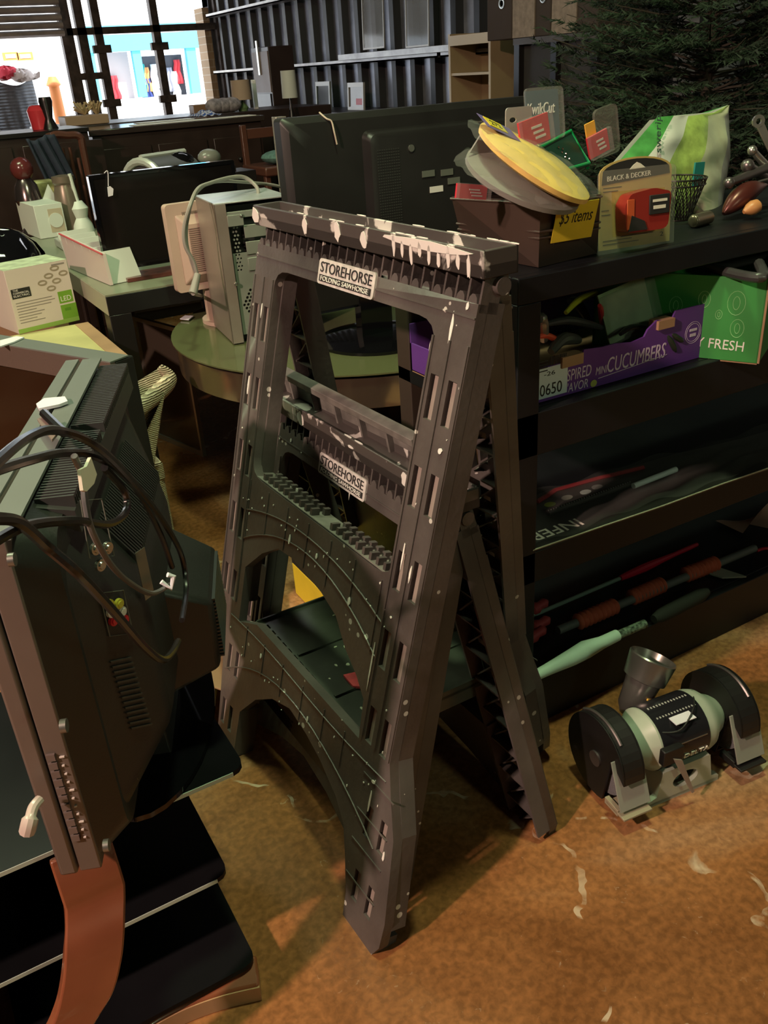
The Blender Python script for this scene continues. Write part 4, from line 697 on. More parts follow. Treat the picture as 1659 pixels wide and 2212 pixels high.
for sx, nm in ((-1, 'left'), (1, 'right')):
    x0 = sx*.138; go = MB(Mg); n_ = 30; ang = [math.radians(-35+290*i/n_) for i in range(n_+1)]
    R = .088 if sx < 0 else .086; prf = []
    cyy, czz = .01, .105
    # open-fronted guard: rim strip plus two cheek plates
    rim = [(cyy+R*math.cos(a+.6), czz+R*math.sin(a+.6)) for a in ang]
    rim = [(y, max(z, .006)) for y, z in rim]
    pl_ = [(y, z) for y, z in rim]+[(cyy+R*.55, czz+R*.35)]
    My = Mg @ Matrix(((0, 0, 1, x0-.022), (1, 0, 0, 0), (0, 1, 0, 0), (0, 0, 0, 1)))
    chk = [MB().plate(pl_, [], -.002, .002, My), MB().plate(pl_, [], .042, .046, My)]
    for i in range(n_): 
        (ya, za), (yb, zb) = rim[i], rim[i+1]; go.hexa([(x0-.022, ya, za), (x0+.022, ya, za), (x0+.022, yb, zb), (x0-.022, yb, zb), (x0-.022, cyy+(ya-cyy)*.97, czz+(za-czz)*.97), (x0+.022, cyy+(ya-cyy)*.97, czz+(za-czz)*.97), (x0+.022, cyy+(yb-cyy)*.97, czz+(zb-czz)*.97), (x0-.022, cyy+(yb-cyy)*.97, czz+(zb-czz)*.97)])
    o = go.build('wheel_guard', gb, t); [q_.build('guard_cheek', gb, o) for q_ in chk]; MB(Mg).cyl((x0-.012, cyy+.004, czz), (x0+.012, cyy+.004, czz), .076, n=40).build('grinding_wheel', M('grey_abrasive', (.14, .14, .15), .9, bump=.4, bs=400), t)
    MB(Mg).cyl((x0-.015*sx-.004, cyy+.004, czz), (x0+.028*sx, cyy+.004, czz), .016, n=20).build('arbor_nut', stl2, t)
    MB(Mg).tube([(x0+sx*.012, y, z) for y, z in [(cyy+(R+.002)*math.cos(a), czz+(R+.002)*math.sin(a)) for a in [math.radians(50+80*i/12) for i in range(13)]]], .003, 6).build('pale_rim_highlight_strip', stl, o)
    mm4 = Mg @ Matrix.Translation((x0, .086, .095)) @ Matrix.Rotation(math.radians(22), 4, 'X')
    MB(mm4).box((-.032, -.0015, -.05), (.036, .0015, .05)).build('spark_shield', M('dusty_clear_shield', (.30, .31, .27), .35, alpha=.75), t, bevel=.001)
    MB(Mg).box((x0-.03, .06, .035), (x0+.034, .115, .040)).box((x0-.03, .055, .030), (x0-.02, .095, .045)).build('tool_rest', gb if sx > 0 else M('brass_rest', (.30, .27, .18), .5), t, bevel=.001)
# lamp: neck, bell shade
p0, p1 = ay(1352, 1545, .985), ay(1412, 1418, .985); p0.y = .98; ax_ = (p1-p0); Lh = ax_.length
sh = MB().lathe([(Lh*.0, .008), (Lh*.04, .020), (Lh*.18, .030), (Lh*.50, .034), (Lh*.62, .036), (Lh*.64, .043), (Lh*.98, .048), (Lh*1.0, .046), (Lh*.66, .035), (Lh*.1, .02)], p0, ax_, 32).build('lamp_shade', M('brushed_grey_lamp', (.24, .23, .21), .3, .8), t)
mm5 = frame(p0+ax_*.28+V((0, -.034, 0)), ax_.cross(V((0, -1, 0))), ax_); g = MB(mm5)
for k in (-.010, 0, .010): g.box((-.012, .008+k, -.002), (.014, .012+k, .001))
g.build('orange_stripes', M('orange_stripe', (.7, .40, .08), .4), sh)
MB().tube(spline([p0, p0+V((.0, .0, -.03)), gv(-.02, -.06, .10), gv(0, -.055, .02)], 6), .006, 8).build('lamp_neck', gb, t)
tg = MB(Mg).box((-.025, .045, .171), (.022, .068, .1725)).build('paper_tag', M('white_tag', (.72, .72, .78), .6), t)
MB(Mg).tube(spline([(-.055, .06, .16), (-.02, .075, .165), (.03, .05, .18), (.07, .0, .17)], 6), .0016, 6).build('tag_string', ink, tg)
MB(Mg).hexa([(-.055, .10, .13), (-.035, .10, .12), (-.0, .105, .03), (-.005, .105, .028), (-.055, .104, .13), (-.035, .104, .12), (-.0, .109, .03), (-.005, .109, .028)]).build('eye_shield_arm', M('pink_grey_plastic', (.30, .24, .20), .5), t)
MB(Mg).box((-.075, .085, .115), (-.03, .10, .15)).build('shield_bracket', gb, t, bevel=.002)
# ================================================================= FOREGROUND LEFT: OLD FLAT TV ON A GLASS STAND
A0 = V((-.013, .86, .45)); ta = V((.376, .927, 0)).normalized(); tb = V((.927, -.376, 0)).normalized()
Mt = Matrix(((ta.x, tb.x, 0, A0.x), (ta.y, tb.y, 0, A0.y), (0, 0, 1, A0.z), (0, 0, 0, 1)))     # x away, y towards the back cover, z up
def pb(px, py, b):           # seen point on the plane b metres behind the screen: (x, z)
    r = ray(px, py); r = V(r); o = V((0, 0, EYE)); q = A0+tb*b; k = (q-o).dot(tb)/r.dot(tb); p = o+r*k-A0; return (p.dot(ta), p.z)
def pb3(px, py, b): x, z = pb(px, py, b); return Mt @ V((x, b, z))
silver = M('brown_silver_plastic', (.14, .115, .10), .35, .3, var=.1); tvb = M('black_tv_shell', (.018, .019, .017), .42, var=.2, bump=.05, bs=300); strip = M('green_lit_top', (.15, .17, .155), .35)  # strip: green overhead light on the TV tops put into the colour
glossb = M('glossy_black', (.004, .004, .005), .06, spec=.6); scr = M('dark_screen', (.006, .005, .005), .15)
t = thing('television', 'old thick black flat TV seen from behind, standing on the glass stand at the left', 'television', A0+ta*.3+tb*.08)
Wt, Ht = .62, .46
MB(Mt).box((0, 0, 0), (Wt, .022, Ht)).build('front_bezel', silver, t, bevel=.004)
MB(Mt).box((.015, -.001, .02), (Wt-.015, .001, Ht-.02)).build('screen', scr, t)
MB(Mt).box((.002, .024, .002), (Wt-.002, .050, Ht-.002)).build('rear_bezel', silver, t, bevel=.002)
MB(Mt).box((.004, .0, Ht), (Wt-.004, .020, Ht+.003)).box((.004, .026, Ht-.002), (Wt-.004, .055, Ht+.002)).build('top_strip', strip, t)
def shell(rects, n=16):
    g = MB(Mt); rings = []
    for (y, x0, z0, x1, z1, r) in rects: rings.append([(x, y, z) for x, z in rrect(x0, z0, x1, z1, r, 5)])
    k = len(rings[0]); vs = [p for r in rings for p in r]; fs = []
    for j in range(len(rings)-1): fs += [(j*k+i, j*k+(i+1) % k, (j+1)*k+(i+1) % k, (j+1)*k+i) for i in range(k)]
    fs += [list(range(k))[::-1], [(len(rings)-1)*k+i for i in range(k)]]; return g.add(vs, fs)
shell([(.050, .006, .004, Wt-.006, Ht-.006, .03), (.085, .03, .02, Wt-.03, Ht-.02, .04)]).build('back_cover', tvb, t)
hump = shell([(.082, .034, .04, Wt-.04, Ht-.05, .04), (.138, .115, .10, Wt-.18, Ht-.14, .03), (.145, .13, .12, Wt-.20, Ht-.16, .02)]).build('rear_hump', tvb, t)
ribm = M('vent_ribs', (.035, .037, .035), .4)
g = MB(Mt); x = .10
while x < Wt-.03: g.box((x, .056, Ht-.018), (x+.0035, .098, Ht-.004)) if not .30 < x < .325 else 0; x += .0075
g.hexa([(.09, .052, Ht-.02), (Wt-.03, .052, Ht-.02), (Wt-.03, .100, Ht-.045), (.09, .100, Ht-.045), (.09, .052, Ht-.008), (Wt-.03, .052, Ht-.008), (Wt-.03, .098, Ht-.018), (.09, .098, Ht-.018)])
g.build('top_vent', ribm, t)
g = MB(Mt); x = .17
while x < Wt-.18: g.hexa([(x, .100, Ht-.085), (x+.0035, .100, Ht-.085), (x+.0035, .138, Ht-.145), (x, .138, Ht-.145), (x, .100, Ht-.072), (x+.0035, .100, Ht-.072), (x+.0035, .138, Ht-.130), (x, .138, Ht-.130)]); x += .0075
g.build('hump_vent', ribm, hump)
g = MB(Mt); z = .06
while z < .22: xx, _ = pb(285, 1500, .11); g.box((xx-.05, .098, z-.0), (xx+.07, .158, z+.0035)) if False else 0; z += .009
g.build('side_vent', ribm, hump)
hexc = MB(Mt).hexa([(.24, .12, .06), (.44, .12, .06), (.42, .20, .085), (.26, .20, .085), (.24, .12, .25), (.44, .12, .25), (.42, .205, .20), (.26, .205, .20)]); bk_ = hexc.build('lower_housing', tvb, t, bevel=.008)
g = MB(Mt); z = .10
while z < .20: g.box((.27, .2005, z), (.41, .2075, z+.0025)); z += .006
g.build('housing_vent', ribm, bk_)
# port panels, sockets, screws: on the slanting near flank of the hump
fd = Mt.to_3x3() @ V((.166, .118, 0)); fo_ = Mt @ V((.034, .082, 0)); Mfl = frame(fo_, fd, (0, 0, 1))
if (Mfl.to_3x3() @ V((0, 0, 1))).dot(V((0, 0, EYE))-fo_) < 0: pass
def onf(px, py):
    n = Mfl.to_3x3() @ V((0, 0, 1)); r = V(ray(px, py)); o = V((0, 0, EYE)); k = (fo_-o).dot(n)/r.dot(n); q = Mfl.inverted() @ (o+r*k); return q.x, q.y
def outline(c4, r=.0008):
    P = [(*onf(*c), .001) for c in c4]; return MB(Mfl).tube(P, r, 5, True)
gln = M('grey_line', (.12, .13, .11), .5)
outline([(213, 1281), (265, 1275), (286, 1368), (236, 1374)]).build('port_outline', gln, hump); outline([(172, 1080), (218, 1078), (245, 1200), (192, 1205)]).build('port_outline', gln, hump)
for nm, c, pts_ in (('yellow', (.5, .45, .05), ((233, 1305), (254, 1303))), ('white', (.6, .6, .55), ((237, 1322), (260, 1320))), ('red', (.5, .02, .03), ((242, 1340), (265, 1338)))):
    for px, py in pts_: MB(Mfl).lathe([(0, .0062), (.004, .0062), (.004, .004), (.006, .004), (.006, .002)], (*onf(px, py), 0), (0, 0, 1), 16).build('av_socket', M('socket_'+nm, c, .3), hump, label=nm+' ringed round socket')
for px, py in ((203, 1185), (229, 1183), (214, 1220)): MB(Mfl).lathe([(0, .007), (.004, .007), (.004, .005), (.006, .004)], (*onf(px, py), 0), (0, 0, 1), 16).build('aerial_socket', M('nickel', (.5, .5, .45), .25, .9), hump)
g = MB(Mfl); g2 = []
for i in range(14):
    y_ = 1430+i*11; a, b_ = onf(238+i*3.4, y_+2), onf(283+i*3.4, y_-8); g.hexa([(a[0], a[1], 0), (b_[0], b_[1], 0), (b_[0], b_[1]+.0025, 0), (a[0], a[1]+.0025, 0), (a[0], a[1], .002), (b_[0], b_[1], .002), (b_[0], b_[1]+.0025, .002), (a[0], a[1]+.0025, .002)])
g.build('side_vent', ribm, hump); rx, ry = onf(318, 1240); MB(Mfl).box((rx-.012, ry-.03, 0), (rx+.004, ry+.035, .0008)).build('silver_sticker', M('silver_sticker', (.22, .21, .18), .2, .5), hump)
for px, py, b in ((33, 1208, .06), (145, 1567, .09), (236, 1825, .085), (298, 1672, .1), (322, 1598, .1)):
    xx, zz = pb(px, py, b); MB(Mt).lathe([(-.004, .007), (.002, .007), (.002, .003)], (xx, b-.002, zz), (0, 1, 0), 12).build('screw_boss', M('dull_steel', (.25, .25, .23), .35, .8), t)
# side keys and their printed legends, low on the near edge
g = MB(Mt); l = MB(Mt)
for i in range(11): z = .055+i*.0125; g.box((-.0015, .0265, z), (.002, .036, z+.009)); l.box((-.0003, .040, z+.002), (.002, .0455 if i % 4 == 2 else .043, z+.0035))
g.build('side_keys', M('key_brown', (.13, .10, .09), .4), t); l.build('key_legends', M('legend_white', (.6, .55, .5)), t)
MB(Mt).box((.12, .03, -.0), (.50, .05, .006)).build('bottom_grille', tvb, t)
cb_ = Mt @ V((.34, .075, -.05)); MB(Mt).hexa([(.24, .05, -.045), (.44, .05, -.045), (.44, .11, -.045), (.24, .11, -.045), (.26, .055, .03), (.42, .055, .03), (.42, .10, .03), (.26, .10, .03)]).build('neck', tvb, t, bevel=.003)
MB(Mt).plate([(.34+.22*math.cos(i/16*math.pi), .07+.10*math.sin(i/16*math.pi)) for i in range(32)], [], -.0485, -.040).build('base_plate', glossb, t, bevel=.002)
cab = M('black_cable', (.010, .010, .010), .25)
def cable(lb, pts, b, r=.0034, mt_=cab, bs_=None, grp='cables draped over the old TV'):
    P = [pb3(px, py, (bs_[i] if bs_ else b)+(.012 if px > 150 else .0)) for i, (px, py) in enumerate(pts)]; return tag(MB().tube(spline(P, 8), r, 8).build('cable', mt_), lb, 'cable', grp)
cable('thick black cable arching from the left edge over the TV vents down to the hump', [(-20, 1010), (60, 945), (125, 930), (210, 965), (290, 1045), (355, 1130), (392, 1200), (402, 1270), (393, 1340)], .18)
cable('second black cable running just under the arching one across the TV back', [(-20, 1020), (60, 995), (140, 978), (215, 990), (290, 1050), (345, 1150), (372, 1225)], .17)
cable('black cable making a flat loop across the middle of the TV back', [(-20, 1175), (60, 1135), (160, 1125), (235, 1132), (272, 1105), (268, 1060), (225, 1010)], .17)
cable('black cable sagging diagonally down past the coloured sockets', [(-20, 1120), (40, 1128), (100, 1180), (170, 1240), (245, 1320), (310, 1395), (350, 1425), (372, 1410), (385, 1385)], .175, .0038)
cable('thin grey cable with a pale tag hanging down the port panel', [(160, 985), (178, 1030), (185, 1090), (200, 1150), (240, 1220), (285, 1262), (330, 1282), (368, 1262)], .172, .0026, M('grey_cable', (.10, .10, .10), .35))
tgm = M('white_tag', (.72, .72, .78), .6)
def tagp(lb, c4, b, cat='tag', mt_=tgm, nm='price_tag'):
    P = [pb3(px, py, b) for px, py in c4]; n = (P[1]-P[0]).cross(P[2]-P[0]).normalized()*.0012; k = len(P)
    return tag(MB().add([p+n for p in P]+[p-n for p in P], [list(range(k)), list(range(k, 2*k))[::-1]]+[(i, (i+1) % k, k+(i+1) % k, k+i) for i in range(k)]).build(nm, mt_), lb, cat)
tagp('cream folded paper tag on the thin grey cable behind the TV', [(170, 1015), (184, 1008), (193, 988), (206, 1025), (200, 1045), (184, 1062), (176, 1060)], .19, mt_=M('cream_tag', (.70, .64, .52), .6))
p_ = [Mt @ V(q) for q in ((.33, -.0, Ht+.006), (.35, .05, Ht+.008), (.31, .055, Ht+.014), (.27, .01, Ht+.010))]
pz = [az(*q, .918) for q in ((78, 872), (95, 860), (140, 856), (146, 866), (128, 873), (84, 882))]
tag(MB().add([p for p in pz]+[p-V((0, 0, .004)) for p in pz], [list(range(6)), list(range(6, 12))[::-1]]+[(i, (i+1) % 6, 6+(i+1) % 6, 6+i) for i in range(6)]).build('price_tag', tgm), 'white paper tag lying on the top edge of the old TV', 'tag')
t2 = thing('power_plug', 'black plug with a grey pink sticker clipped over the TV top', 'plug', az(110, 930, .92))
a, b_ = az(95, 893, .935), az(138, 935, .935); MB().cyl(a, b_, .006, n=8).build('plug_body', cab, t2); pz = [az(*q, .93) for q in ((80, 905), (96, 895), (128, 930), (112, 950))]
MB().add(pz+[p-V((0, 0, .003)) for p in pz], [(0, 1, 2, 3), (7, 6, 5, 4)]+[(i, (i+1) % 4, 4+(i+1) % 4, 4+i) for i in range(4)]).build('sticker', M('pinkish_sticker', (.22, .16, .14), .3), t2)
p = pb3(366, 1262, .19); tag(MB().tube([p+V((-.008, 0, .006)), p+V((0, -.003, -.004)), p+V((.006, 0, .008)), p+V((.0, 0, .012))], .003, 6).build('twist_tie', tgm), 'white twist tie on the cable end at the right of the TV hump', 'tie')
p = V((-.055, .80, .50)); g = MB().tube(spline([ay(88, 1725, .84), ay(72, 1745, .83), ay(64, 1775, .82), ay(58, 1800, .82)], 5), [.003]+[.006]*8+[.009]*6+[.005], 10); tag(g.build('plastic_tag', M('milky_plastic', (.50, .42, .38), .25)), 'milky plastic pull tag hanging at the front left of the old TV', 'tag')
# glass stand
t = thing('television_stand', 'three tier black glass TV stand with curved reddish wood legs under the old TV', 'stand', (0, 1.12, 0))
smudge = M('smudged_black_glass', (.006, .006, .007), .3, spec=.12, var=.3, vs=5); edge = M('glass_edge', (.45, .55, .48), .15); wood = M('cherry_wood', (.20, .062, .028), .28, var=.2, vs=6, coat=.4); wood2 = M('tan_ply_edge', (.42, .25, .13), .5, var=.15)
for z, (px, py), xl in ((.40, (530, 1655), -.40), (.20, (495, 1885), -.40), (.055, (555, 2075), -.135)):
    c = az(px, py, z); pl = rrect(xl, c.y, c.x, c.y+.40, .02, 3)
    o = MB().plate(pl, [], z-.009, z-.0005).build('glass_shelf' if z > .1 else 'base_board', smudge, t)
    if z > .1: MB().box((-.30, c.y-.0012, z-.0080), (c.x-.02, c.y+.0005, z-.0012)).build('bright_edge', edge, o)
MB().box((-.20, 1.25, .0), (.10, 1.30, .39)).build('back_column', glossb, t, bevel=.004)
def ribbon(P, w, th, axis=V((1, 0, 0))):
    g = MB(); vs = []; n = len(P)
    for i, p in enumerate(P):
        d = (P[min(i+1, n-1)]-P[max(i-1, 0)]).normalized(); nn = d.cross(axis).normalized(); ww = w[i] if isinstance(w, list) else w
        vs += [p-axis*ww/2-nn*th/2, p+axis*ww/2-nn*th/2, p+axis*ww/2+nn*th/2, p-axis*ww/2+nn*th/2]
    fs = [(i*4+k, i*4+(k+1) % 4, (i+1)*4+(k+1) % 4, (i+1)*4+k) for i in range(n-1) for k in range(4)]+[(0, 1, 2, 3), ((n-1)*4+3, (n-1)*4+2, (n-1)*4+1, (n-1)*4)]
    return g.add(vs, fs)
P = spline([V((.035, .935, .46)), ay(204, 1930, .90), ay(204, 2020, .875), ay(196, 2100, .86), ay(176, 2170, .85), ay(120, 2290, .84), V((-.06, .86, .02))], 8)
P[0:8] = [V((P[8].x, .905+.02*(1-i/8), .42-.0*i)).lerp(P[8], i/8) for i in range(8)]
ribbon(P, .078, .022).build('curved_leg', wood, t, bevel=.003)
P = spline([az(560, 2128, .035), az(470, 2150, .035), az(380, 2185, .035), az(300, 2235, .035), az(200, 2330, .035)], 8)
P = [V((p.x, p.y-.0, .0)) for p in P]
g = MB(); n = len(P)
for i, p in enumerate(P): pass
vs = []
for i, p in enumerate(P):
    d = (P[min(i+1, n-1)]-P[max(i-1, 0)]).normalized(); s_ = V((-d.y, d.x, 0)); s_ = s_ if s_.y > 0 else -s_
    vs += [p, p+s_*.05, p+s_*.05+V((0, 0, .042)), p+V((0, 0, .036))]
fs = [(i*4+k, i*4+(k+1) % 4, (i+1)*4+(k+1) % 4, (i+1)*4+k) for i in range(n-1) for k in range(4)]+[(0, 1, 2, 3), ((n-1)*4+3, (n-1)*4+2, (n-1)*4+1, (n-1)*4)]
g.add(vs, fs); rl = g.build('base_rail', wood, t, bevel=.004)
vs2 = []
for i in range(n): a, b_ = V(vs[i*4]), V(vs[i*4+3]); o_ = (V(vs[i*4])-V(vs[i*4+1])).normalized()*.002; vs2 += [a+o_+V((0, 0, .001)), b_+o_-V((0, 0, .004)), b_-o_*2-V((0, 0, .004)), a-o_*2+V((0, 0, .001))]
MB().add(vs2, fs).build('ply_edge', wood2, rl)
# ================================================================= WIDE FRAMED TV BEHIND IT
c0 = az(238, 785, .8); cl = az(0, 745, .8); c1 = az(278, 768, .8); du = (cl-c0).normalized(); dn = V((-du.y, du.x, 0)); dn = dn if dn.dot(c1-c0) > 0 else -dn
Mw = Matrix(((du.x, dn.x, 0, c0.x), (du.y, dn.y, 0, c0.y), (0, 0, 1, 0), (0, 0, 0, 1))); Ww = .92; zb_ = .22
t = thing('wide_television', 'large brown framed flat TV with a thick black side, behind the old TV', 'television', c0+du*.45)
fr = M('brown_bezel', (.135, .105, .09), .28, .2)
g = MB(Mw)
g.plate([(0, zb_), (Ww, zb_), (Ww, .8), (0, .8)], [[(.035, zb_+.05), (Ww-.035, zb_+.05), (Ww-.035, .8-.05), (.035, .8-.05)]], -.0, .012, Matrix(((1, 0, 0, 0), (0, 0, 1, 0), (0, 1, 0, 0), (0, 0, 0, 1)))).build('bezel', fr, t, bevel=.002)
MB(Mw).box((.03, .008, zb_+.04), (Ww-.03, .011, .76)).build('screen', M('brown_reflecting_screen', (.020, .008, .005), .12), t)
MB(Mw).box((0, .0125, zb_), (Ww, .062, .799)).build('side_casing', tvb, t, bevel=.003); MB(Mw).box((.06, .062, zb_+.05), (Ww-.06, .10, .70)).build('back_cover', tvb, t, bevel=.01)
MB(Mw).box((.0, .0, .8), (Ww, .05, .803)).build('top_strip', strip, t); MB(Mw).box((.15, -.04, .0), (Ww-.15, .16, .03)).box((.38, .03, .03), (.54, .07, zb_+.02)).build('stand_foot', tvb, t, bevel=.004)
P = [az(*q, .807) for q in ((0, 735), (35, 726), (52, 728), (30, 738), (0, 748))]; tag(MB().add(P+[p-V((0, 0, .003)) for p in P], [list(range(5)), list(range(5, 10))[::-1]]+[(i, (i+1) % 5, 5+(i+1) % 5, 5+i) for i in range(5)]).build('price_tag', tgm), 'white paper tag lying on the top edge of the wide framed TV', 'tag')
# pale board/box on the floor and wicker chair
pk_ = M('green_lit_card', (.48, .46, .20), .8, var=.12)  # cardboard with the green overhead light tinted into its colour
c = [az(*q, .13) for q in ((362, 1130), (476, 1243), (462, 1330), (440, 1478), (330, 1400))]
t = thing('low_carton', 'low pale yellowish cardboard carton on the floor behind the old TV', 'carton', (c[0]+c[3])/2)
q = [c[0], c[1], az(438, 1478, .13), az(340, 1390, .13)]; g = MB(); g.hexa([V((p.x, p.y, 0)) for p in q]+[V((p.x, p.y, .13)) for p in q]); bx = g.build('box_body', pk_, t, smooth=False)
e1 = (q[2]-q[1]); g = MB(); g.hexa([q[1], q[1]+V((.10, -.05, -.06)), q[2]+V((.10, -.06, -.06)), q[2], q[1]+V((0, 0, .003)), q[1]+V((.10, -.05, -.057)), q[2]+V((.10, -.06, -.057)), q[2]+V((0, 0, .003))]).build('flap', kraft, t)
wk = M('cream_wicker', (.50, .42, .28), .8); nt, b, L = nodes(wk); wv = nt.nodes.new('ShaderNodeTexWave'); wv.inputs['Scale'].default_value = 60; wv.inputs['Distortion'].default_value = 2; wv.bands_direction = 'Z'; bp = nt.nodes.new('ShaderNodeBump'); bp.inputs['Strength'].default_value = .9; bp.inputs['Distance'].default_value = .01; L.new(nt.nodes['Texture Coordinate'].outputs['Object'], wv.inputs[0]); L.new(wv.outputs['Fac'], bp.inputs['Height']); L.new(bp.outputs[0], b.inputs['Normal'])
rp = nt.nodes.new('ShaderNodeValToRGB'); rp.color_ramp.elements[0].color = (.34, .27, .17, 1); rp.color_ramp.elements[1].color = (.80, .70, .50, 1); L.new(wv.outputs['Fac'], rp.inputs[0]); L.new(rp.outputs[0], b.inputs['Base Color'])
wy = 2.25; a, b_, c_, d_ = ay(282, 838, wy), ay(345, 793, wy+.10), ay(364, 814, wy+.1), ay(302, 884, wy-.02)
t = thing('wicker_chair', 'cream woven wicker chair back rising behind the wide framed TV', 'chair', (a.x-.05, wy+.1, 0))
def slabp(pts_, off): n_ = len(pts_); return MB().add(pts_+[p+off for p in pts_], [list(range(n_)), list(range(n_, 2*n_))[::-1]]+[(i, (i+1) % n_, n_+(i+1) % n_, n_+i) for i in range(n_)])
slabp([a+V((-.1, 0, -.03)), b_, c_, d_, d_+V((-.1, 0, -.06))], V((0, .01, -.02))).build('woven_back', wk, t, bevel=.004)
MB().tube(spline([b_, c_+V((0, -.01, -.002)), c_.lerp(d_, .5)+V((.006, -.01, .0)), d_, d_+V((-.05, 0, -.05))], 8), [.010+.014*math.sin(math.pi*i/32) for i in range(33)], 12).build('rolled_rim', wk, t)
sp_ = [c_+V((-.004, 0, -.01)), ay(357, 850, wy), ay(350, 905, wy), ay(338, 985, wy), ay(326, 1090, wy-.02), ay(314, 1120, wy-.02), ay(300, 960, wy), d_]
slabp(sp_, V((-.01, .035, 0))).build('side_wing', wk, t, bevel=.006)
for k in range(5): p = ay(334+2*k, 860+10*k, wy-.004); MB().ball(p, .004, 6, 4).build('gap_shadow', wk, t) if False else None
MB().box((a.x-.20, wy+.05, .28), (a.x+.06, wy+.26, .34)).build('seat', wk, t, bevel=.01)
for x in (a.x-.20, a.x+.04): 
    for y in (wy+.07, wy+.23): MB().cyl((x, y, 0), (x, y, .30), .018, n=12).build('leg', wk, t)

# framed smoky glass standing behind the wicker chair
a, b_ = az(287, 683, .50), az(395, 712, .50); mm = frame(V((a.x, a.y, 0)), V((b_.x-a.x, b_.y-a.y, 0)), (0, 0, 1)); w = (b_-a).length
t = thing('framed_glass', 'silver framed smoky glass panel standing on the floor between the two tables', 'panel', V((a.x, a.y, 0)))
MB(mm).plate([(0, 0), (w, 0), (w, .50), (0, .50)], [[(.018, .02), (w-.012, .02), (w-.012, .485), (.018, .485)]], -.012, .004).build('frame', M('silver_frame', (.35, .32, .28), .3, .7), t, bevel=.001)
MB(mm).box((.016, .018, -.006), (w-.01, .488, -.002)).build('smoky_pane', M('smoky_brown_glass', (.06, .045, .035), .12), t)
# ================================================================= TABLES AND WHAT STANDS ON THEM
tabm = M('glass_top_reflection', (.10, .11, .05), .14, spec=.7); blk2 = M('black_table_paint', (.008, .008, .009), .35)  # tabm: olive ceiling reflection put into the glass top's base colour
tx0, ty0, tx1, ty1 = .585, 2.79, 1.95, 4.25
t = thing('parsons_table', 'long black table with square legs, left of the sawhorses, loaded with boxes and a TV', 'table', (tx0, ty0, 0))
MB().box((tx0, ty0, .655), (tx1, ty1, .715)).build('apron', blk2, t, bevel=.002)
for x in (tx0, tx1-.07):
    for y in (ty0, ty1-.07): MB().box((x, y, 0), (x+.07, y+.07, .655)).build('leg', blk2, t, bevel=.002)
MB().box((tx0, ty0, .715), (tx1, ty1, .72)).build('top', M('grey_green_top', (.20, .22, .15), .3, var=.1), t)
MB().box((tx0-.002, ty0-.0, .657), (tx0-.0003, ty1, .719)).build('side_edge', M('pale_edge_band', (.35, .33, .26), .3), t)
# flat TV with hanging tag
yt = 2.98; bl = ay(232, 588, yt); tl = ay(190, 380, yt); tr = ay(505, 347, yt)
t = thing('flat_television', 'slim black flat TV standing on the long table with a white tag at its top', 'television', (.95, yt, .72))
mm = frame((tl.x, yt, bl.z), (1, 0, 0), (0, 0, 1)); w, h = tr.x-tl.x, tl.z-bl.z
MB(mm).plate(rrect(0, 0, w, h, .006), [rrect(.012, .018, w-.012, h-.012, .002)], -.03, .0).build('bezel', glossb, t); MB(mm).box((.01, .01, -.028), (w-.01, h-.01, -.003)).build('screen', scr, t)
for x in (.06, w-.10): MB(mm).hexa([(x-.01, -.04, .05), (x+.01, -.04, .05), (x+.01, -.036, -.10), (x-.01, -.036, -.10), (x-.008, -.033, .05), (x+.008, -.033, .05), (x+.008, .0, -.02), (x-.008, .0, -.02)]).build('foot', blk2, t)
for k, (px, lb) in enumerate(((236, 'white hanging price tag on a string at the left top of the slim black TV'), )):
    a = ay(225, 374, yt-.01); b_ = ay(234, 402, yt-.01); t2 = thing('price_tag', lb, 'tag', b_); MB().tube(spline([a, a+V((.012, 0, .004)), b_], 4), .0015, 5).build('string', tgm, t2)
    c = [ay(*q, yt-.012) for q in ((232, 404), (238, 402), (245, 408), (244, 422), (234, 425))]; MB().add(c+[p+V((0, .002, 0)) for p in c], [list(range(5)), list(range(5, 10))[::-1]]+[(i, (i+1) % 5, 5+(i+1) % 5, 5+i) for i in range(5)]).build('tag_card', tgm, t2)
# yellowish carton and LED lamp carton
cx1_ = .565; t = thing('large_carton', 'open topped pale yellow cardboard carton beside the long table leg', 'carton', (.42, 2.8, 0))
MB().box((.22, 2.54, 0), (cx1_, 3.05, .59)).build('box_body', pk_, t, bevel=.003); MB().box((cx1_-.045, 2.545, .59), (cx1_-.002, 3.04, .592)).build('brown_flap_edge', kraft, t); MB().box((.40, 2.60, .59), (.44, 2.68, .591)).build('tape', M('tan_tape', (.42, .33, .16), .4), t)
bl, br, tl = az(42, 722, .5925), az(172, 691, .5925), None; ud = (br-bl); ud.z = 0; mm = frame(bl, ud, (0, 0, 1)); w = ud.length; zt_ = ax(20, 583, bl.x).z; h = ay(15, 585, bl.y).z-.5925; dpv = V((-.35, .9, 0)).normalized()
t = thing('lamp_carton', 'pinkish white and green LED lamp carton standing on the yellow carton', 'carton', bl)
pkw = M('pinkish_white_card', (.62, .55, .50), .5); grn = M('label_green', (.16, .34, .03), .5); leafg = M('carton_green_band', (.25, .42, .08), .5)
MB(mm).box((0, 0, -.16), (w, h, 0)).build('box_body', pkw, t, bevel=.001)
MB(mm).box((0, 0, 0), (w, h*.07, .0008)).build('green_band', leafg, t); MB(mm).box((0, h, -.16), (w, h+.0008, 0)).build('printed_lid', M('carton_lid', (.50, .58, .40), .5, var=.3, vs=25), t)
MB(mm).box((w*.74, h*.33, 0), (w*.97, h*.52, .0008)).box((w*.74, h*.07, 0), (w, h*.30, .0008)).build('green_label', grn, t)
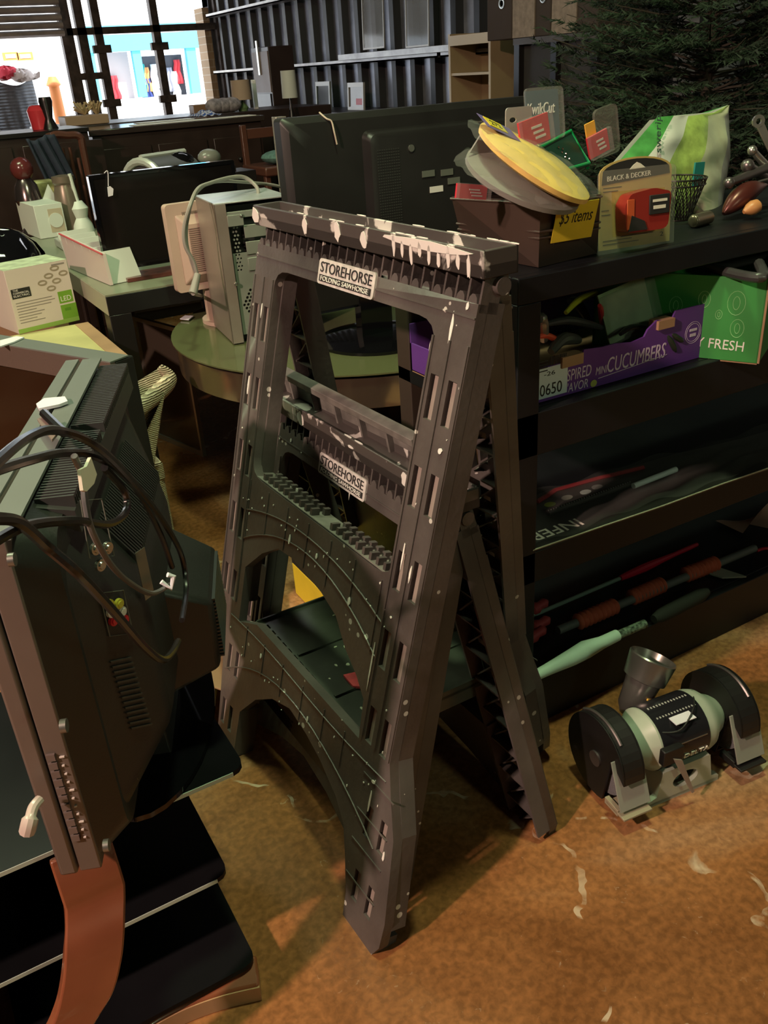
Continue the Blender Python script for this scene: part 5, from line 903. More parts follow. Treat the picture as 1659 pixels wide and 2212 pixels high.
MB(mm).text('LED', (w*.855, h*.40), w*.17, h*.08, .0008, .0014).build('lettering', white, t); MB(mm).box((w*.80, h*.20, .0008), (w*.90, h*.245, .0012)).build('dark_green_patch', M('dark_label_green', (.10, .26, .02)), t)
MB(mm).box((w*.03, h*.55, 0), (w*.33, h*.70, .0008)).build('black_logo', ink, t)
for i, s in enumerate(('THE', 'COMMERCIAL', 'ELECTRIC')): MB(mm).text(s, (w*(.10 if i == 0 else .18), h*(.675-.043*i)), w*(.08 if i == 0 else .25), h*.03, .0008, .0013).build('logo_lettering', white, t)
gl = MB(mm)
for i in range(8): gl.box((w*.06, h*(.47-.045*i), 0), (w*(.06+(.58, .62, .55, .3, .42, .36, .28, .4)[i]), h*(.482-.045*i), .0006))
gl.build('small_print', M('grey_print2', (.25, .22, .20)), t)
for i, (x, y) in enumerate(((.78, .90), (.66, .80), (.90, .80), (.54, .71), (.77, .70), (.66, .60))):
    MB(mm).plate([(w*x+w*.075*math.cos(a/8*math.pi), h*y+h*.045*math.sin(a/8*math.pi)) for a in range(16)], [[(w*x+w*.05*math.cos(a/8*math.pi), h*y+h*.02*math.sin(a/8*math.pi)) for a in range(16)]], 0, .0008).build('printed_lamp', M('printed_lamp_grey', (.30, .25, .18)), t)
MB(mm).box((w*.74, h*.94, 0), (w*.95, h*.965, .0006)).build('small_print', M('grey_print2', (.25, .22, .20)), t)
# small goods on the long table
def bx(lb, name, cat, bl, br, tl, z, dep, mt_, grp=None, extra=None, bev=.002):
    a, b_ = az(*bl, z), az(*br, z); u = b_-a; m_ = frame(a, u, (0, 0, 1)); w_ = u.length; h_ = ay(*tl, a.y).z-z
    t_ = thing(name, lb, cat, a, group=grp); MB(m_).box((0, 0, -dep), (w_, h_, 0)).build('box_body', mt_, t_, bevel=bev); return t_, m_, w_, h_
t, m_, w, h = bx('pale mint white carton with a small brown picture, at the back of the long table', 'gauge_carton', 'carton', (88, 517), (148, 508), (72, 445), .721, .3, M('mint_white_card', (.62, .68, .60), .5))
MB(m_).box((w*.45, h*.15, 0), (w*.95, h*.85, .001)).build('picture_panel', M('tan_print', (.48, .42, .30), .5), t); MB(m_).cyl((w*.68, h*.5, 0), (w*.68, h*.5, .003), h*.22, n=20).build('gauge_picture', M('mint_white_card', (.62, .68, .60)), t)
a = az(160, 500, .721); tag(MB().lathe([(0, .04), (.01, .055), (.10, .058), (.17, .05), (.20, .04), (.21, .048), (.235, .048), (.24, .02)], a, (0, 0, 1), 20).build('ribbed_jar', M('brown_ribbed_metal', (.20, .16, .12), .35, .4)), 'brown ribbed metal jar right of the mint white carton', 'jar')
def fluted(): pass
a = az(158, 535, .721); tag(MB().box(a+V((-.05, -.06, 0)), a+V((.09, .10, .035))).build('clear_box', M('cloudy_plastic', (.42, .45, .40), .25), bevel=.006), 'cloudy clear plastic box lying in front of the ribbed jar', 'box')
a = az(195, 600, .721); t = thing('card_rack', 'slanting rack of white cards with a pink red edge left of the slim black TV', 'rack', a)
p0, p1, p2, p3 = az(222, 610, .722), az(180, 540, .722), ay(150, 478, 3.6), ay(200, 500, 3.0)
cardm = M('mint_white_card', (.62, .68, .60)); pr_ = M('pink_red_edge', (.5, .08, .09), .5); g = MB(); Q0, Q1 = V((.66, 2.93, .722)), V((.62, 3.35, .722))
for i in range(6):
    t_ = i/5; p = Q0.lerp(Q1, t_); MB().hexa([p+V((-.02, 0, 0)), p+V((.09, .02, 0)), p+V((.09, .024, 0)), p+V((-.02, .004, 0)), p+V((-.035, .03, .10+.02*t_)), p+V((.075, .05, .10+.02*t_)), p+V((.075, .054, .10+.02*t_)), p+V((-.035, .034, .10+.02*t_))]).build('card', cardm, t)
MB().hexa([Q0+V((-.025, -.01, 0)), Q0+V((-.015, -.01, 0)), Q1+V((-.015, 0, 0)), Q1+V((-.025, 0, 0)), Q0+V((-.03, -.01, .10)), Q0+V((-.02, -.01, .10)), Q1+V((-.02, 0, .12)), Q1+V((-.03, 0, .12))]).build('rack_side', pkw, t); MB().cyl(Q0+V((-.032, -.012, .10)), Q1+V((-.032, 0, .12)), .003, n=6).build('red_edge', pr_, t)
a = az(300, 600, .721); tag(MB().box(a+V((-.05, -.05, 0)), a+V((.30, .06, .012))).build('flat_package', M('red_black_pack', (.10, .03, .025), .25, var=.8, vs=12)), 'flat dark red and clear package lying in front of the slim black TV', 'package')
# goods behind the mint carton
items2 = [('leaning_card', 'triangular white folded card leaning above the mint carton', 'card', [(90, 440), (125, 432), (104, 398)], 4.35, M('mint_white_card', (.62, .68, .60)), .01), ('yellow_bag', 'yellow and clear wrapped goods behind the triangular card', 'bag', [(66, 440), (140, 430), (136, 400), (112, 388), (76, 392), (66, 410)], 4.5, M('yellow_print_bag', (.36, .32, .14), .35, var=.7, vs=22), .08)]
for nm, lb, ct, pts_, y, mt_, th in items2:
    c = [ay(*q, y) for q in pts_]; n_ = len(c); tag(MB().add(c+[p+V((0, th, 0)) for p in c], [list(range(n_)), list(range(n_, 2*n_))[::-1]]+[(i, (i+1) % n_, n_+(i+1) % n_, n_+i) for i in range(n_)]).build(nm, mt_, bevel=.01 if th > .05 else 0), lb, ct)
a = ay(55, 400, 4.4); t = thing('figurine', 'dark red and chrome figurine at the far left of the long table', 'figurine', (a.x, 4.4, .72)); MB().lathe([(0, .07), (.02, .05), (.08, .03), (.14, .06), (.2, .05), (.24, .02)], (a.x, 4.4, .721), (0, 0, 1), 16).build('body', M('chrome_dark', (.18, .14, .14), .2, .9), t); MB().ball((a.x, 4.4, .99), .05, 14, 8).build('head', M('maroon_gloss', (.10, .02, .02), .2), t)
a = ay(160, 400, 4.2); t = thing('candlestick', 'pale candlestick with a tall thin stem at the table centre back', 'candlestick', (a.x, 4.2, .72)); MB().lathe([(0, .05), (.03, .045), (.06, .03), (.10, .04), (.13, .02)], (a.x, 4.2, .721), (0, 0, 1), 16).build('base', M('mint_white_card', (.62, .68, .60)), t); MB().cyl((a.x, 4.2, .85), (a.x-.01, 4.2, ay(152, 375, 4.2).z), .008, n=8).build('stem', cardm, t)
a = az(20, 480, .721); g = MB(); g.lathe([(0, .12), (.05, .16), (.12, .15), (.17, .08), (.18, .02)], (az(-30, 520, .5).x, 3.6, .50), (0, 0, 1), 24)
t = thing('black_bag', 'soft black bag heaped at the left edge behind the LED carton', 'bag', (.42, 3.75, 0)); MB().box((.28, 3.4, 0), (.56, 3.95, .55)).build('crate', kraft, t); MB().grid(lambda u, v: V((.42+.15*math.sin(math.pi*v)*math.cos(2*math.pi*u)+.01*math.sin(9*u+4*v), 3.65+.22*math.sin(math.pi*v)*math.sin(2*math.pi*u), .70-.14*math.cos(math.pi*v)*-1+.01*math.sin(14*u))), 24, 10).build('bag_body', glossb, t)
# ---------------- round table
RC = (1.288, 2.427); RT = .60
t = thing('round_table', 'low round table with a dark glass top and a polished coppery rim', 'table', (*RC, 0))
MB().lathe([(0, .58), (.006, .60), (.010, .60)], (*RC, RT-.010), (0, 0, 1), 72).build('glass_top', tabm, t)
MB().lathe([(0, .56), (.002, .588), (.085, .590), (.088, .56)], (*RC, RT-.099), (0, 0, 1), 72).build('metal_rim', M('rim_copper_reflection', (.45, .32, .24), .18, .9), t)  # rim colour holds the coppery reflection of the floor
for k in range(4): a0 = math.pi/4+k*math.pi/2; x, y = RC[0]+.40*math.cos(a0), RC[1]+.40*math.sin(a0); MB().cyl((x, y, 0), (x, y, RT-.098), .022, n=16).build('leg', blk2, t)
# PC tower
z = RT; n0 = az(505, 745, z); n1 = az(463, 672, z); 
tz = ax(460, 445, n0.x).z; mm = None
du = V((.985, -.12, 0)).normalized(); dv = V((.12, .985, 0)).normalized()
Hc = ay(462, 447, n0.y).z-z; Wc = .21; Dc = .10
Mp = Matrix(((du.x, dv.x, 0, n0.x), (du.y, dv.y, 0, n0.y), (0, 0, 1, z+.004), (0, 0, 0, 1)))
t = thing('computer_tower', 'open fronted grey computer tower standing on the round table', 'computer', n0+du*.1)
alu = M('dull_tan_aluminium', (.36, .30, .26), .38, .55, var=.12); topm = M('blue_grey_lid', (.45, .48, .48), .3, .3, var=.15); chs = M('grey_green_chassis', (.30, .33, .28), .42, .4, var=.1)
g = MB(Mp).box((0, 0, 0), (.004, Dc+.14, Hc)).box((.004, .235, 0), (Wc, .24, Hc)).build('side_panel', alu, t); MB(Mp).box((Wc, 0, 0), (Wc+.004, Dc+.14, Hc)).build('side_panel', alu, t)
MB(Mp).box((-.001, -.002, Hc), (Wc+.005, Dc+.142, Hc+.004)).build('lid', topm, t, bevel=.001)
MB(Mp).box((-.0015, -.006, 0), (.030, .001, Hc)).box((-.0015, -.006, 0), (.0005, .012, Hc)).build('corner_strip', alu, t)
hl_ = []
for i in range(-5, 6):
    for j in range(-5, 6):
        x, y = .095+i*.0115+(j % 2)*.00575, .105+j*.0100
        if (x-.095)**2+(y-.105)**2 < .050**2: hl_.append([(x+.0046*math.cos(k/3*math.pi), y+.0046*math.sin(k/3*math.pi)) for k in range(6)])
for j in range(12):
    for i in range(2): x, y = .044+i*.009+(j % 2)*.004, .205+j*.0105; hl_.append([(x+.003*math.cos(k/3*math.pi), y+.003*math.sin(k/3*math.pi)) for k in range(6)])
Mpf = Mp @ Matrix(((1, 0, 0, 0), (0, 0, 1, 0), (0, 1, 0, 0), (0, 0, 0, 1)))
MB(Mpf).plate([(.032, .02), (.218, .02), (.218, Hc-.135), (.035, Hc-.135)], hl_, .004, .0075).build('steel_face', chs, t)
g = MB(Mp)
for z_ in (.20, .245, .29): g.box((.075, .0, z_), (.215, .004, z_+.035))
g.build('drive_blank', chs, t, bevel=.001)
MB(Mp).box((.03, .03, .0), (Wc-.002, .032, Hc-.01)).build('dark_inside', ink, t); MB(Mp).cyl((.095, .012, .105), (.095, .028, .105), .050, n=30).build('fan', M('fan_grey', (.05, .05, .05), .5), t)
MB(Mp).box((.030, -.004, Hc-.04), (.20, .004, Hc-.022)).box((.030, -.008, Hc-.06), (.075, .0, Hc-.03)).box((.205, -.004, Hc-.08), (.215, .004, Hc-.03)).build('top_bracket', chs, t, bevel=.001)
MB(Mp).box((.025, -.003, .0), (.033, .006, Hc-.03)).build('black_rail', ink, t)
for (x, z_) in ((.03, .17), (.2, Hc-.02), (.07, Hc-.035)): MB(Mp).lathe([(0, .006), (.003, .005), (.004, .002)], (x, -.006, z_), (0, -1, 0), 10).build('screw', M('nickel', (.5, .5, .45)), t)
for x in (.02, .2):
    for y in (.02, .22): MB(Mp).cyl((x, y, -.0038), (x, y, .001), .012, n=12).build('foot', ink, t)
# beige monitor behind it
yb = n0.y+.17; pa, pb_, pc = ay(355, 447, yb+.10), ay(400, 632, yb+.04), None
bl = ay(395, 633, yb+.10); br = ay(478, 640, yb-.02+.02); tl = ay(354, 444, yb+.10)
t = thing('beige_monitor', 'beige flat monitor with its ribbed back turned to us, behind the computer tower', 'monitor', (bl.x, bl.y, RT)); beige = M('aged_beige_plastic', (.52, .38, .31), .5, var=.06)
u = V((1, .05, 0)).normalized(); mm = frame(V((tl.x, bl.y, bl.z)), u, (0, 0, 1)); w = .32; h = tl.z-bl.z
MB(mm).plate(rrect(0, 0, w, h, .012), [], -.03, 0).build('casing', beige, t, bevel=.004)
MB(mm).hexa([(.025, .02, 0), (w-.02, .02, 0), (w-.02, h-.03, 0), (.025, h-.03, 0), (.05, .05, .022), (w-.04, .05, .022), (w-.04, h-.06, .022), (.05, h-.06, .022)]).build('back_bulge', beige, t, bevel=.004)
g = MB(mm); k = .06
while k < h-.07: g.box((.055, k, .0218), (.16, k+.0022, .0240)); k += .006
g.build('vent_slots', M('beige_shadow', (.26, .19, .16), .6), t); g = MB(mm)
for i in range(16): g.box((.05+i*.006, h-.045, .001), (.053+i*.006, h-.025, .0035))
g.build('top_vent', M('beige_shadow', (.26, .19, .16)), t)
MB(mm).box((.09, RT-bl.z+.006, -.028), (.22, .05, -.008)).build('neck', beige, t); MB().cyl((bl.x+.16, bl.y+.02, RT+.0005), (bl.x+.16, bl.y+.02, RT+.012), .10, n=30).build('base', beige, t)
gc = M('grey_vga_cable', (.30, .28, .25), .45)
yc = n0.y-.02
def P3(pts, ys): return [ay(px, py, y) for (px, py), y in zip(pts, ys)]
g = MB().tube(spline(P3([(425, 590), (418, 565), (400, 530), (398, 490), (412, 440), (428, 408), (455, 395), (500, 383), (530, 384), (555, 405), (556, 428), (540, 440)], [n0.y-.04]*5+[n0.y+.02, n0.y+.06, n0.y+.12, n0.y+.14, n0.y+.12, n0.y+.08, n0.y+.05]), 8), .0055, 8)
tag(g.build('monitor_cable', gc), 'grey monitor cable looping over the lid of the computer tower', 'cable', None)
g = MB().tube(spline(P3([(423, 592), (412, 560), (403, 520), (406, 470), (425, 415), (470, 392), (560, 396), (600, 402), (622, 410)], [n0.y-.03]*4+[n0.y+.03, n0.y+.1, n0.y+.22, n0.y+.25, n0.y+.27]), 8), .0045, 8)
tag(g.build('monitor_cable', gc), 'second grey cable stretching from the tower towards the big TV', 'cable')
a, b_ = ay(427, 592, n0.y-.04), ay(417, 634, n0.y-.06); t2 = thing('cable_connector', 'beige cable plugs with a dark blue end hanging beside the tower', 'plug', b_); MB().cyl(a, b_, .009, .012, n=12).build('strain_relief', gc, t2); p = az(450, 655, RT+.02); MB().box(p+V((-.022, -.012, -.014)), p+V((.022, .012, .016))).build('blue_plug', M('navy_plug', (.01, .015, .08), .4), t2, bevel=.003); MB().tube([b_, az(440, 640, RT+.03), p], .006, 8).build('tail', gc, t2)
c = [az(*q, RT+.004) for q in ((389, 690), (400, 683), (418, 684), (408, 692))]; tag(MB().add(c+[p+V((0, 0, .003)) for p in c], [(3, 2, 1, 0), (4, 5, 6, 7)]+[(i, (i+1) % 4, 4+(i+1) % 4, 4+i) for i in range(4)]).build('price_tag', tgm), 'white price tag lying on the round table edge', 'tag')
p = az(402, 652, RT+.004); tag(MB().lathe([(0, .016), (.01, .018), (.014, .01)], p, (0, 0, 1), 18).build('lilac_cap', M('lilac_plastic', (.35, .30, .50), .4)), 'small lilac plastic cap on the round table beside the cables', 'cap')
# big TV
YT = 2.17; tl = ay(612, 262, YT); tr_x = 1.86; zb2 = ay(650, 690, YT).z; zt2_ = ay(640, 254, YT).z; xl_ = ay(622, 400, YT).x
t = thing('big_television', 'big black flat TV seen from behind, standing on the round table', 'television', (1.3, YT, RT)); tvm = M('satin_black_tv', (.013, .012, .012), .42, var=.15)
def shell2(m_, rects):
    g = MB(m_); rings = [[(x, z, y) for x, z in rrect(x0, z0, x1, z1, r, 5)] for (y, x0, z0, x1, z1, r) in rects]; k = len(rings[0]); fs = []
    for j in range(len(rings)-1): fs += [(j*k+i, j*k+(i+1) % k, (j+1)*k+(i+1) % k, (j+1)*k+i) for i in range(k)]
    fs += [list(range(k))[::-1], [(len(rings)-1)*k+i for i in range(k)]]; return g.add([p for r in rings for p in r], fs)
mb2 = frame((xl_, YT, zb2), (1, 0, 0), (0, 0, 1)); w, h = tr_x-xl_, zt2_-zb2
shell2(mb2, [(-.05, 0, 0, w, h, .012), (-.012, 0, 0, w, h, .012), (.006, .015, .012, w-.015, h-.015, .02), (.010, .06, .04, w-.05, h-.05, .03)]).build('casing', tvm, t)
hx = ay(802, 400, YT-.03).x-xl_; hz = ay(820, 288, YT-.03).z-zb2
hp = shell2(mb2, [(.005, hx-.01, .03, w-.06, hz+.01, .02), (.040, hx, .05, w-.08, hz, .02), (.045, hx+.01, .06, w-.09, hz-.01, .02)]).build('rear_hump', tvm, t)
g = MB(mb2); z_ = .07
while z_ < hz-.04:
    for i in range(10): g.box((hx+.015+i*.007, z_, .0445), (hx+.019+i*.007, z_+.003, .0462))
    z_ += .007
g.build('perforated_vent', M('vent_ribs', (.035, .037, .035)), hp)
p = ay(888, 320, YT-.045); MB().lathe([(0, .009), (.003, .009), (.003, .005)], p, (0, -1, 0), 14).build('screw', M('nickel', (.5, .5, .45)), hp)
a, b_ = ay(928, 404, YT-.046), ay(957, 413, YT-.046); MB().box((a.x, a.y, b_.z), (b_.x, a.y-.001, a.z)).build('paper_label', white, hp)
for px, py in ((925, 375), (965, 372), (980, 390)): p = ay(px, py, YT-.046); MB().box(p+V((-.02, -.002, -.008)), p+V((.02, .0, .008))).build('socket_block', M('grey_line', (.16, .17, .15)), hp)
MB().lathe([(0, .17), (.008, .17), (.018, .10)], (1.19, 2.165, RT+.0005), (0, 0, 1), 40).build('base', glossb, t); MB().box((1.14, 2.155, RT+.01), (1.24, 2.19, zb2+.03)).build('neck', glossb, t)
g = MB().tube(spline(P3([(690, 243), (705, 256), (716, 262), (722, 285), (728, 312)], [YT+.02, YT-.005, YT-.012, YT-.02, YT-.02]), 5), .0022, 6); tag(g.build('string', M('beige_string', (.50, .42, .34), .8)), 'short beige string hanging over the top of the big TV', 'string')
# monitor leaning on the floor behind the short sawhorse
zf = .36; tl, tr = az(745, 800, zf), az(873, 838, zf); mm = frame(V((tl.x, tl.y, 0)), tr-tl, (0, 0, 1)); w = (tr-tl).length
t = thing('floor_monitor', 'small dark monitor with a silver top edge standing on the floor behind the sawhorses', 'monitor', (tl+tr)/2)
MB(mm).box((-.12, .02, -.05), (w, zf-.006, 0)).build('casing', tvb, t, bevel=.003); MB(mm).box((-.12, zf-.006, -.052), (w, zf, .002)).build('silver_top', stl, t); MB(mm).box((.02, .0, -.12), (w-.1, .02, .05)).build('foot', tvb, t); MB(mm).box((-.10, .06, 0), (w-.02, zf-.03, .002)).build('screen', M('brown_reflecting_screen', (.020, .008, .005)), t)
# yellow edged boxes on the floor behind the sawhorse
a, b_ = az(985, 990, .40), az(1035, 1040, .40)
for k, (z0, z1, m_) in enumerate(((.0, .10, yel), (.10, .13, ink), (.13, .22, yel))):
    tag(MB().box((.76, 1.60+.01*k, z0+.001), (.885, 1.95, z1)).build('flat_box', m_, bevel=.002), ['lowest yellow flat box stacked behind the sawhorse legs', 'thin black flat box between two yellow ones behind the sawhorse legs', 'topmost yellow flat box stacked behind the sawhorse legs'][k], 'box', None)
tag(MB().hexa([az(762, 1190, .0), az(868, 1260, .0), az(868, 1190, .0)+V((0, .1, 0)), az(775, 1130, .0), az(770, 1185, .16), az(862, 1240, .16), az(858, 1170, .16), az(800, 1125, .16)]).build('dark_carton', M('dark_brown_card', (.11, .045, .025), .7), bevel=.002), 'dark brown carton on the floor between the sawhorse frames', 'carton')
# ================================================================= BACK OF THE SHOP
dkw = M('dark_stained_wood', (.022, .012, .010), .35, var=.2); dk3 = M('near_black_wood', (.008, .006, .006), .3)
def hbox(name, lb, cat, x0, x1, y0, y1, z0, z1, mt_, bev=.004, grp=None): return tag(MB().box((x0, y0, z0), (x1, y1, z1)).build(name, mt_, bevel=bev), lb, cat, grp)
# long dresser
DY = 5.3; a, b_ = ay(195, 272, DY), ay(563, 258, DY); zt = (a.z+b_.z)/2
t = thing('dresser', 'long dark dresser with papers on its top, below the steel window', 'dresser', ((a.x+b_.x)/2, DY, 0))
MB().box((a.x, DY, .06), (b_.x, DY+.55, zt-.03)).build('carcass', dkw, t, bevel=.005); MB().box((a.x-.02, DY-.02, zt-.03), (b_.x+.02, DY+.57, zt)).build('top', M('polished_dark_top', (.03, .022, .02), .12), t, bevel=.004)
nd = 3; wd_ = (b_.x-a.x)/nd
for i in range(nd):
    for j in range(3):
        z0 = .12+j*(zt-.2)/3; d_ = MB().box((a.x+i*wd_+.02, DY-.012, z0), (a.x+(i+1)*wd_-.02, DY+.001, z0+(zt-.2)/3-.02)).build('drawer', dkw, t, bevel=.004); MB().ball((a.x+(i+.5)*wd_, DY-.022, z0+(zt-.2)/6), .014, 10, 6).build('knob', dk3, d_)
MB().box((a.x+.04, DY+.02, 0), (b_.x-.04, DY+.5, .06)).build('plinth', dk3, t)
for k, (p, q, lb) in enumerate((((292, 277), (555, 262), 'long white paper sheet on the front of the dresser top'), ((300, 263), (420, 258), 'white paper sheet at the back of the dresser top'))):
    u, v = ay(*p, DY+.02+.25*k), ay(*q, DY+.02+.25*k); tag(MB().box((u.x, DY+.02+.25*k, zt+.001), (v.x, DY+.14+.25*k, zt+.004)).build('paper_sheet', white), lb, 'paper', 'papers on the dresser top')
# lower sideboard at the left and what stands on it
a, b_ = ay(62, 285, 5.0), ay(192, 275, 5.0)
zl = (a.z+b_.z)/2; t = thing('sideboard', 'dark sideboard at the far left in front of the roll-up door', 'sideboard', ((a.x+b_.x)/2, 5.0, 0)); MB().box((a.x-.6, 5.0, 0), (b_.x-.01, 5.45, zl-.02)).build('carcass', dkw, t, bevel=.004); MB().box((a.x-.62, 4.98, zl-.02), (b_.x-.006, 5.47, zl)).build('top', dk3, t)
for i in range(2): MB().box((a.x-.5+i*.45, 4.985, .1), (a.x-.1+i*.45, 5.0, zl-.06)).build('door', dkw, t, bevel=.003)
def onto(px, py, y): return ay(px, py, y)
p = onto(90, 270, 5.2); tag(MB().lathe([(0, .05), (.09, .06), (.11, .045), (.115, .03)], (p.x, 5.2, zl+.001), (0, 0, 1), 18).build('red_canister', M('glossy_red', (.45, .03, .04), .3)), 'red canister on the far left sideboard', 'canister')
p = onto(108, 268, 5.15); tag(MB().lathe([(0, .04), (.05, .02), (.13, .035), (.15, .03)], (p.x, 5.15, zl+.001), (0, 0, 1), 14).build('dark_vase', dk3), 'small dark vase beside the red canister', 'vase')
hbox('wooden_crate', 'low tan wooden crate holding dried flowers behind the dresser', 'crate', onto(138, 262, 5.95).x, onto(232, 262, 5.95).x, 5.9, 6.1, onto(180, 270, 5.95).z, onto(180, 249, 5.95).z, M('tan_wood', (.30, .20, .13), .5))
cr = [o for o in COL.objects if o.name.startswith('wooden_crate')][0]
hbox('back_table', 'dark table behind the dresser carrying the crate, sofa cushions and lamps', 'table', onto(100, 262, 5.9).x, onto(600, 262, 5.9).x+.4, 5.88, 6.5, 0, onto(180, 270, 5.95).z-.001, dkw)
zb3 = onto(180, 270, 5.95).z
for k, (px, lb) in enumerate(((184, 'left tuft of dried grass in the tan crate'), (210, 'right tuft of dried grass in the tan crate'))):
    p = onto(px, 248, 6.0); g = MB(); random.seed(k+5)
    for i in range(26): d_ = V((random.uniform(-.06, .06), random.uniform(-.04, .04), random.uniform(.03, .08))); g.cyl(p, p+d_, .003, .006, 5)
    tag(g.build('dried_grass', M('straw_gold', (.45, .33, .18), .8)), lb, 'dried flowers', 'dried grass in the crate')
hbox('wooden_headboard', 'brown wooden box like headboard in front of the brick pier', 'headboard', onto(414, 240, 6.2).x, onto(500, 240, 6.2).x, 6.15, 6.25, zb3, onto(450, 224, 6.2).z, M('mid_brown_wood', (.20, .11, .06), .5))
for k, (px, lb) in enumerate(((470, 'leftmost of the striped grey cushions on the back table'), (488, 'middle of the striped grey cushions on the back table'), (506, 'rightmost of the striped grey cushions on the back table'))):
    p = onto(px, 250, 5.95); tag(MB().ball((p.x, 5.97, zb3+.045), .045, 16, 8, (1.5, 1.2, 1)).build('grey_cushion', M('striped_grey_cloth', (.22, .19, .20), .8, var=.5, vs=40)), lb, 'cushion', 'grey cushions on the back table')
p0, p1 = onto(413, 258, 5.75), onto(462, 248, 5.75); ck = M('blue_white_check', (.5, .5, .55), .8); nt, b, L = nodes(ck); cb2 = nt.nodes.new('ShaderNodeTexChecker'); cb2.inputs['Scale'].default_value = 45; cb2.inputs['Color1'].default_value = (.55, .55, .6, 1); cb2.inputs['Color2'].default_value = (.03, .08, .3, 1); L.new(nt.nodes['Texture Coordinate'].outputs['Object'], cb2.inputs[0]); L.new(cb2.outputs[0], b.inputs['Base Color'])
tag(MB().grid(lambda u, v: V((p0.x+(p1.x-p0.x)*u, DY+.3+.2*v, zt+.012+.03*math.sin(math.pi*u)*math.sin(math.pi*v)+.004*math.sin(u*20))), 20, 8).build('checked_cloth', ck), 'blue and white checked cloth folded on the dresser top', 'cloth')
def lamp(lb, pxl, pxr, ytop, ybot, ybase, Y, shade_m, base_m, floor_z):
    a, b_ = onto(pxl, ytop, Y), onto(pxr, ytop, Y); c = onto((pxl+pxr)/2+2, ybot, Y); cx = (a.x+b_.x)/2; r = (b_.x-a.x)/2; t = thing('table_lamp', lb, 'lamp', (cx, Y, floor_z))
    MB().lathe([(0, r*1.04), (a.z-c.z, r*.97), (a.z-c.z, r*.93), (0.002, r)], (cx, Y, c.z), (0, 0, 1), 30).build('lamp_shade', shade_m, t); hh = c.z-floor_z
    MB().lathe([(0, r*.5), (hh*.08, r*.5), (hh*.3, r*.62), (hh*.6, r*.4), (hh*.8, r*.15), (hh*1.1, r*.1)], (cx, Y, floor_z), (0, 0, 1), 20).build('lamp_base', base_m, t)
lamp('table lamp with a tan drum shade and green glass base beside the brick pier', 498, 537, 174, 216, 246, 6.0, M('tan_shade', (.34, .24, .17), .8), M('green_glass_base', (.12, .18, .08), .15), zb3)
lamp('slim lamp with a tall white cylinder shade in front of the tall dark cabinet', 606, 636, 153, 212, 246, 5.8, M('white_shade', (.50, .50, .46), .7), dk3, .9)
hbox('lamp_stand', 'narrow dark stand under the white cylinder lamp', 'stand', onto(606, 240, 5.8).x-.05, onto(636, 240, 5.8).x+.05, 5.68, 5.87, 0, .899, dk3)
hbox('white_board', 'narrow white board standing beside the tan shaded lamp', 'board', onto(545, 200, 6.12).x, onto(553, 200, 6.12).x, 6.1, 6.13, zb3, onto(548, 172, 6.12).z, white)
# tall cabinet
cY = 6.7; p0_, p1_ = onto(577, 100, cY), onto(632, 99, cY); yF = ax(546, 150, p0_.x).y; t = thing('tall_cabinet', 'tall dark cabinet with a pinkish sheen coloured on its side, against the ribbed wall', 'cabinet', (p0_.x+.2, cY, 0))
MB().box((p0_.x+.004, cY, 0), (p1_.x, yF, p0_.z)).build('carcass', dkw, t, bevel=.004); zA, zB = ax(560, 200, p0_.x).z, ax(560, 240, p0_.x).z
MB().box((p0_.x-.002, cY+.01, zA), (p0_.x+.004, yF-.01, p0_.z-.03)).build('side_panel', M('pinkish_side_sheen', (.22, .15, .13), .45), t); MB().box((p0_.x-.004, cY+.03, zB), (p0_.x+.004, yF-.03, zA-.01)).build('dark_niche', dk3, t)  # pinkish reflection on the dark carcass painted as a lighter side colour
MB().box((p0_.x-.012, (cY+yF)/2, zA+.12), (p0_.x-.002, (cY+yF)/2+.03, zA+.35)).build('handle', M('nickel', (.5, .5, .45)), t)
# bentwood chair with denim, speaker, radio
a, b_, c = onto(108, 330, 4.75), onto(145, 292, 4.75), onto(182, 335, 4.75); t = thing('bentwood_chair', 'dark bentwood chair back showing above the table goods', 'chair', (b_.x, 4.7, 0))
g = MB().tube(spline([V((a.x-.02, 4.75, .45)), a, a.lerp(b_, .6)+V((-.03, 0, .03)), b_, b_.lerp(c, .45)+V((.03, 0, .03)), c, V((c.x, 4.75, .45))], 8), .018, 8); g.build('bent_back', M('red_brown_wood', (.08, .03, .02), .3), t)
g = MB()
for i in range(4): x = a.x+(c.x-a.x)*(i+1)/5; g = MB().cyl((x, 4.75, .45), (x, 4.75, b_.z-.03-.05*abs(i-1.5)), .008, n=8); g.build('spindle', M('red_brown_wood', (.08, .03, .02)), t)
MB().box((a.x-.03, 4.36, .42), (c.x+.03, 4.78, .455)).build('seat', dkw, t, bevel=.01)
for x in (a.x, c.x):
    for y in (4.40, 4.74): MB().cyl((x, y, 0), (x, y, .42), .016, n=8).build('leg', dkw, t)
x0, x1 = onto(55, 310, 4.70).x, onto(118, 300, 4.70).x; zt4 = onto(85, 297, 4.70).z; zb4 = onto(120, 395, 4.70).z
o = MB().grid(lambda u, v: V((x0+(x1-x0)*u+.05*(1-v)+.02*math.sin(u*3)*(1-v), 4.69-.02*math.cos(u*22)-.02*v*0, zb4+(zt4-zb4)*v-.01*math.sin(u*6))), 40, 12).build('denim_cloth', M('dark_denim', (.018, .026, .045), .85, var=.2, vs=30)); md = o.modifiers.new('s', 'SOLIDIFY'); md.thickness = .01; tag(o, 'dark blue denim cloth hanging beside the bentwood chair', 'cloth')
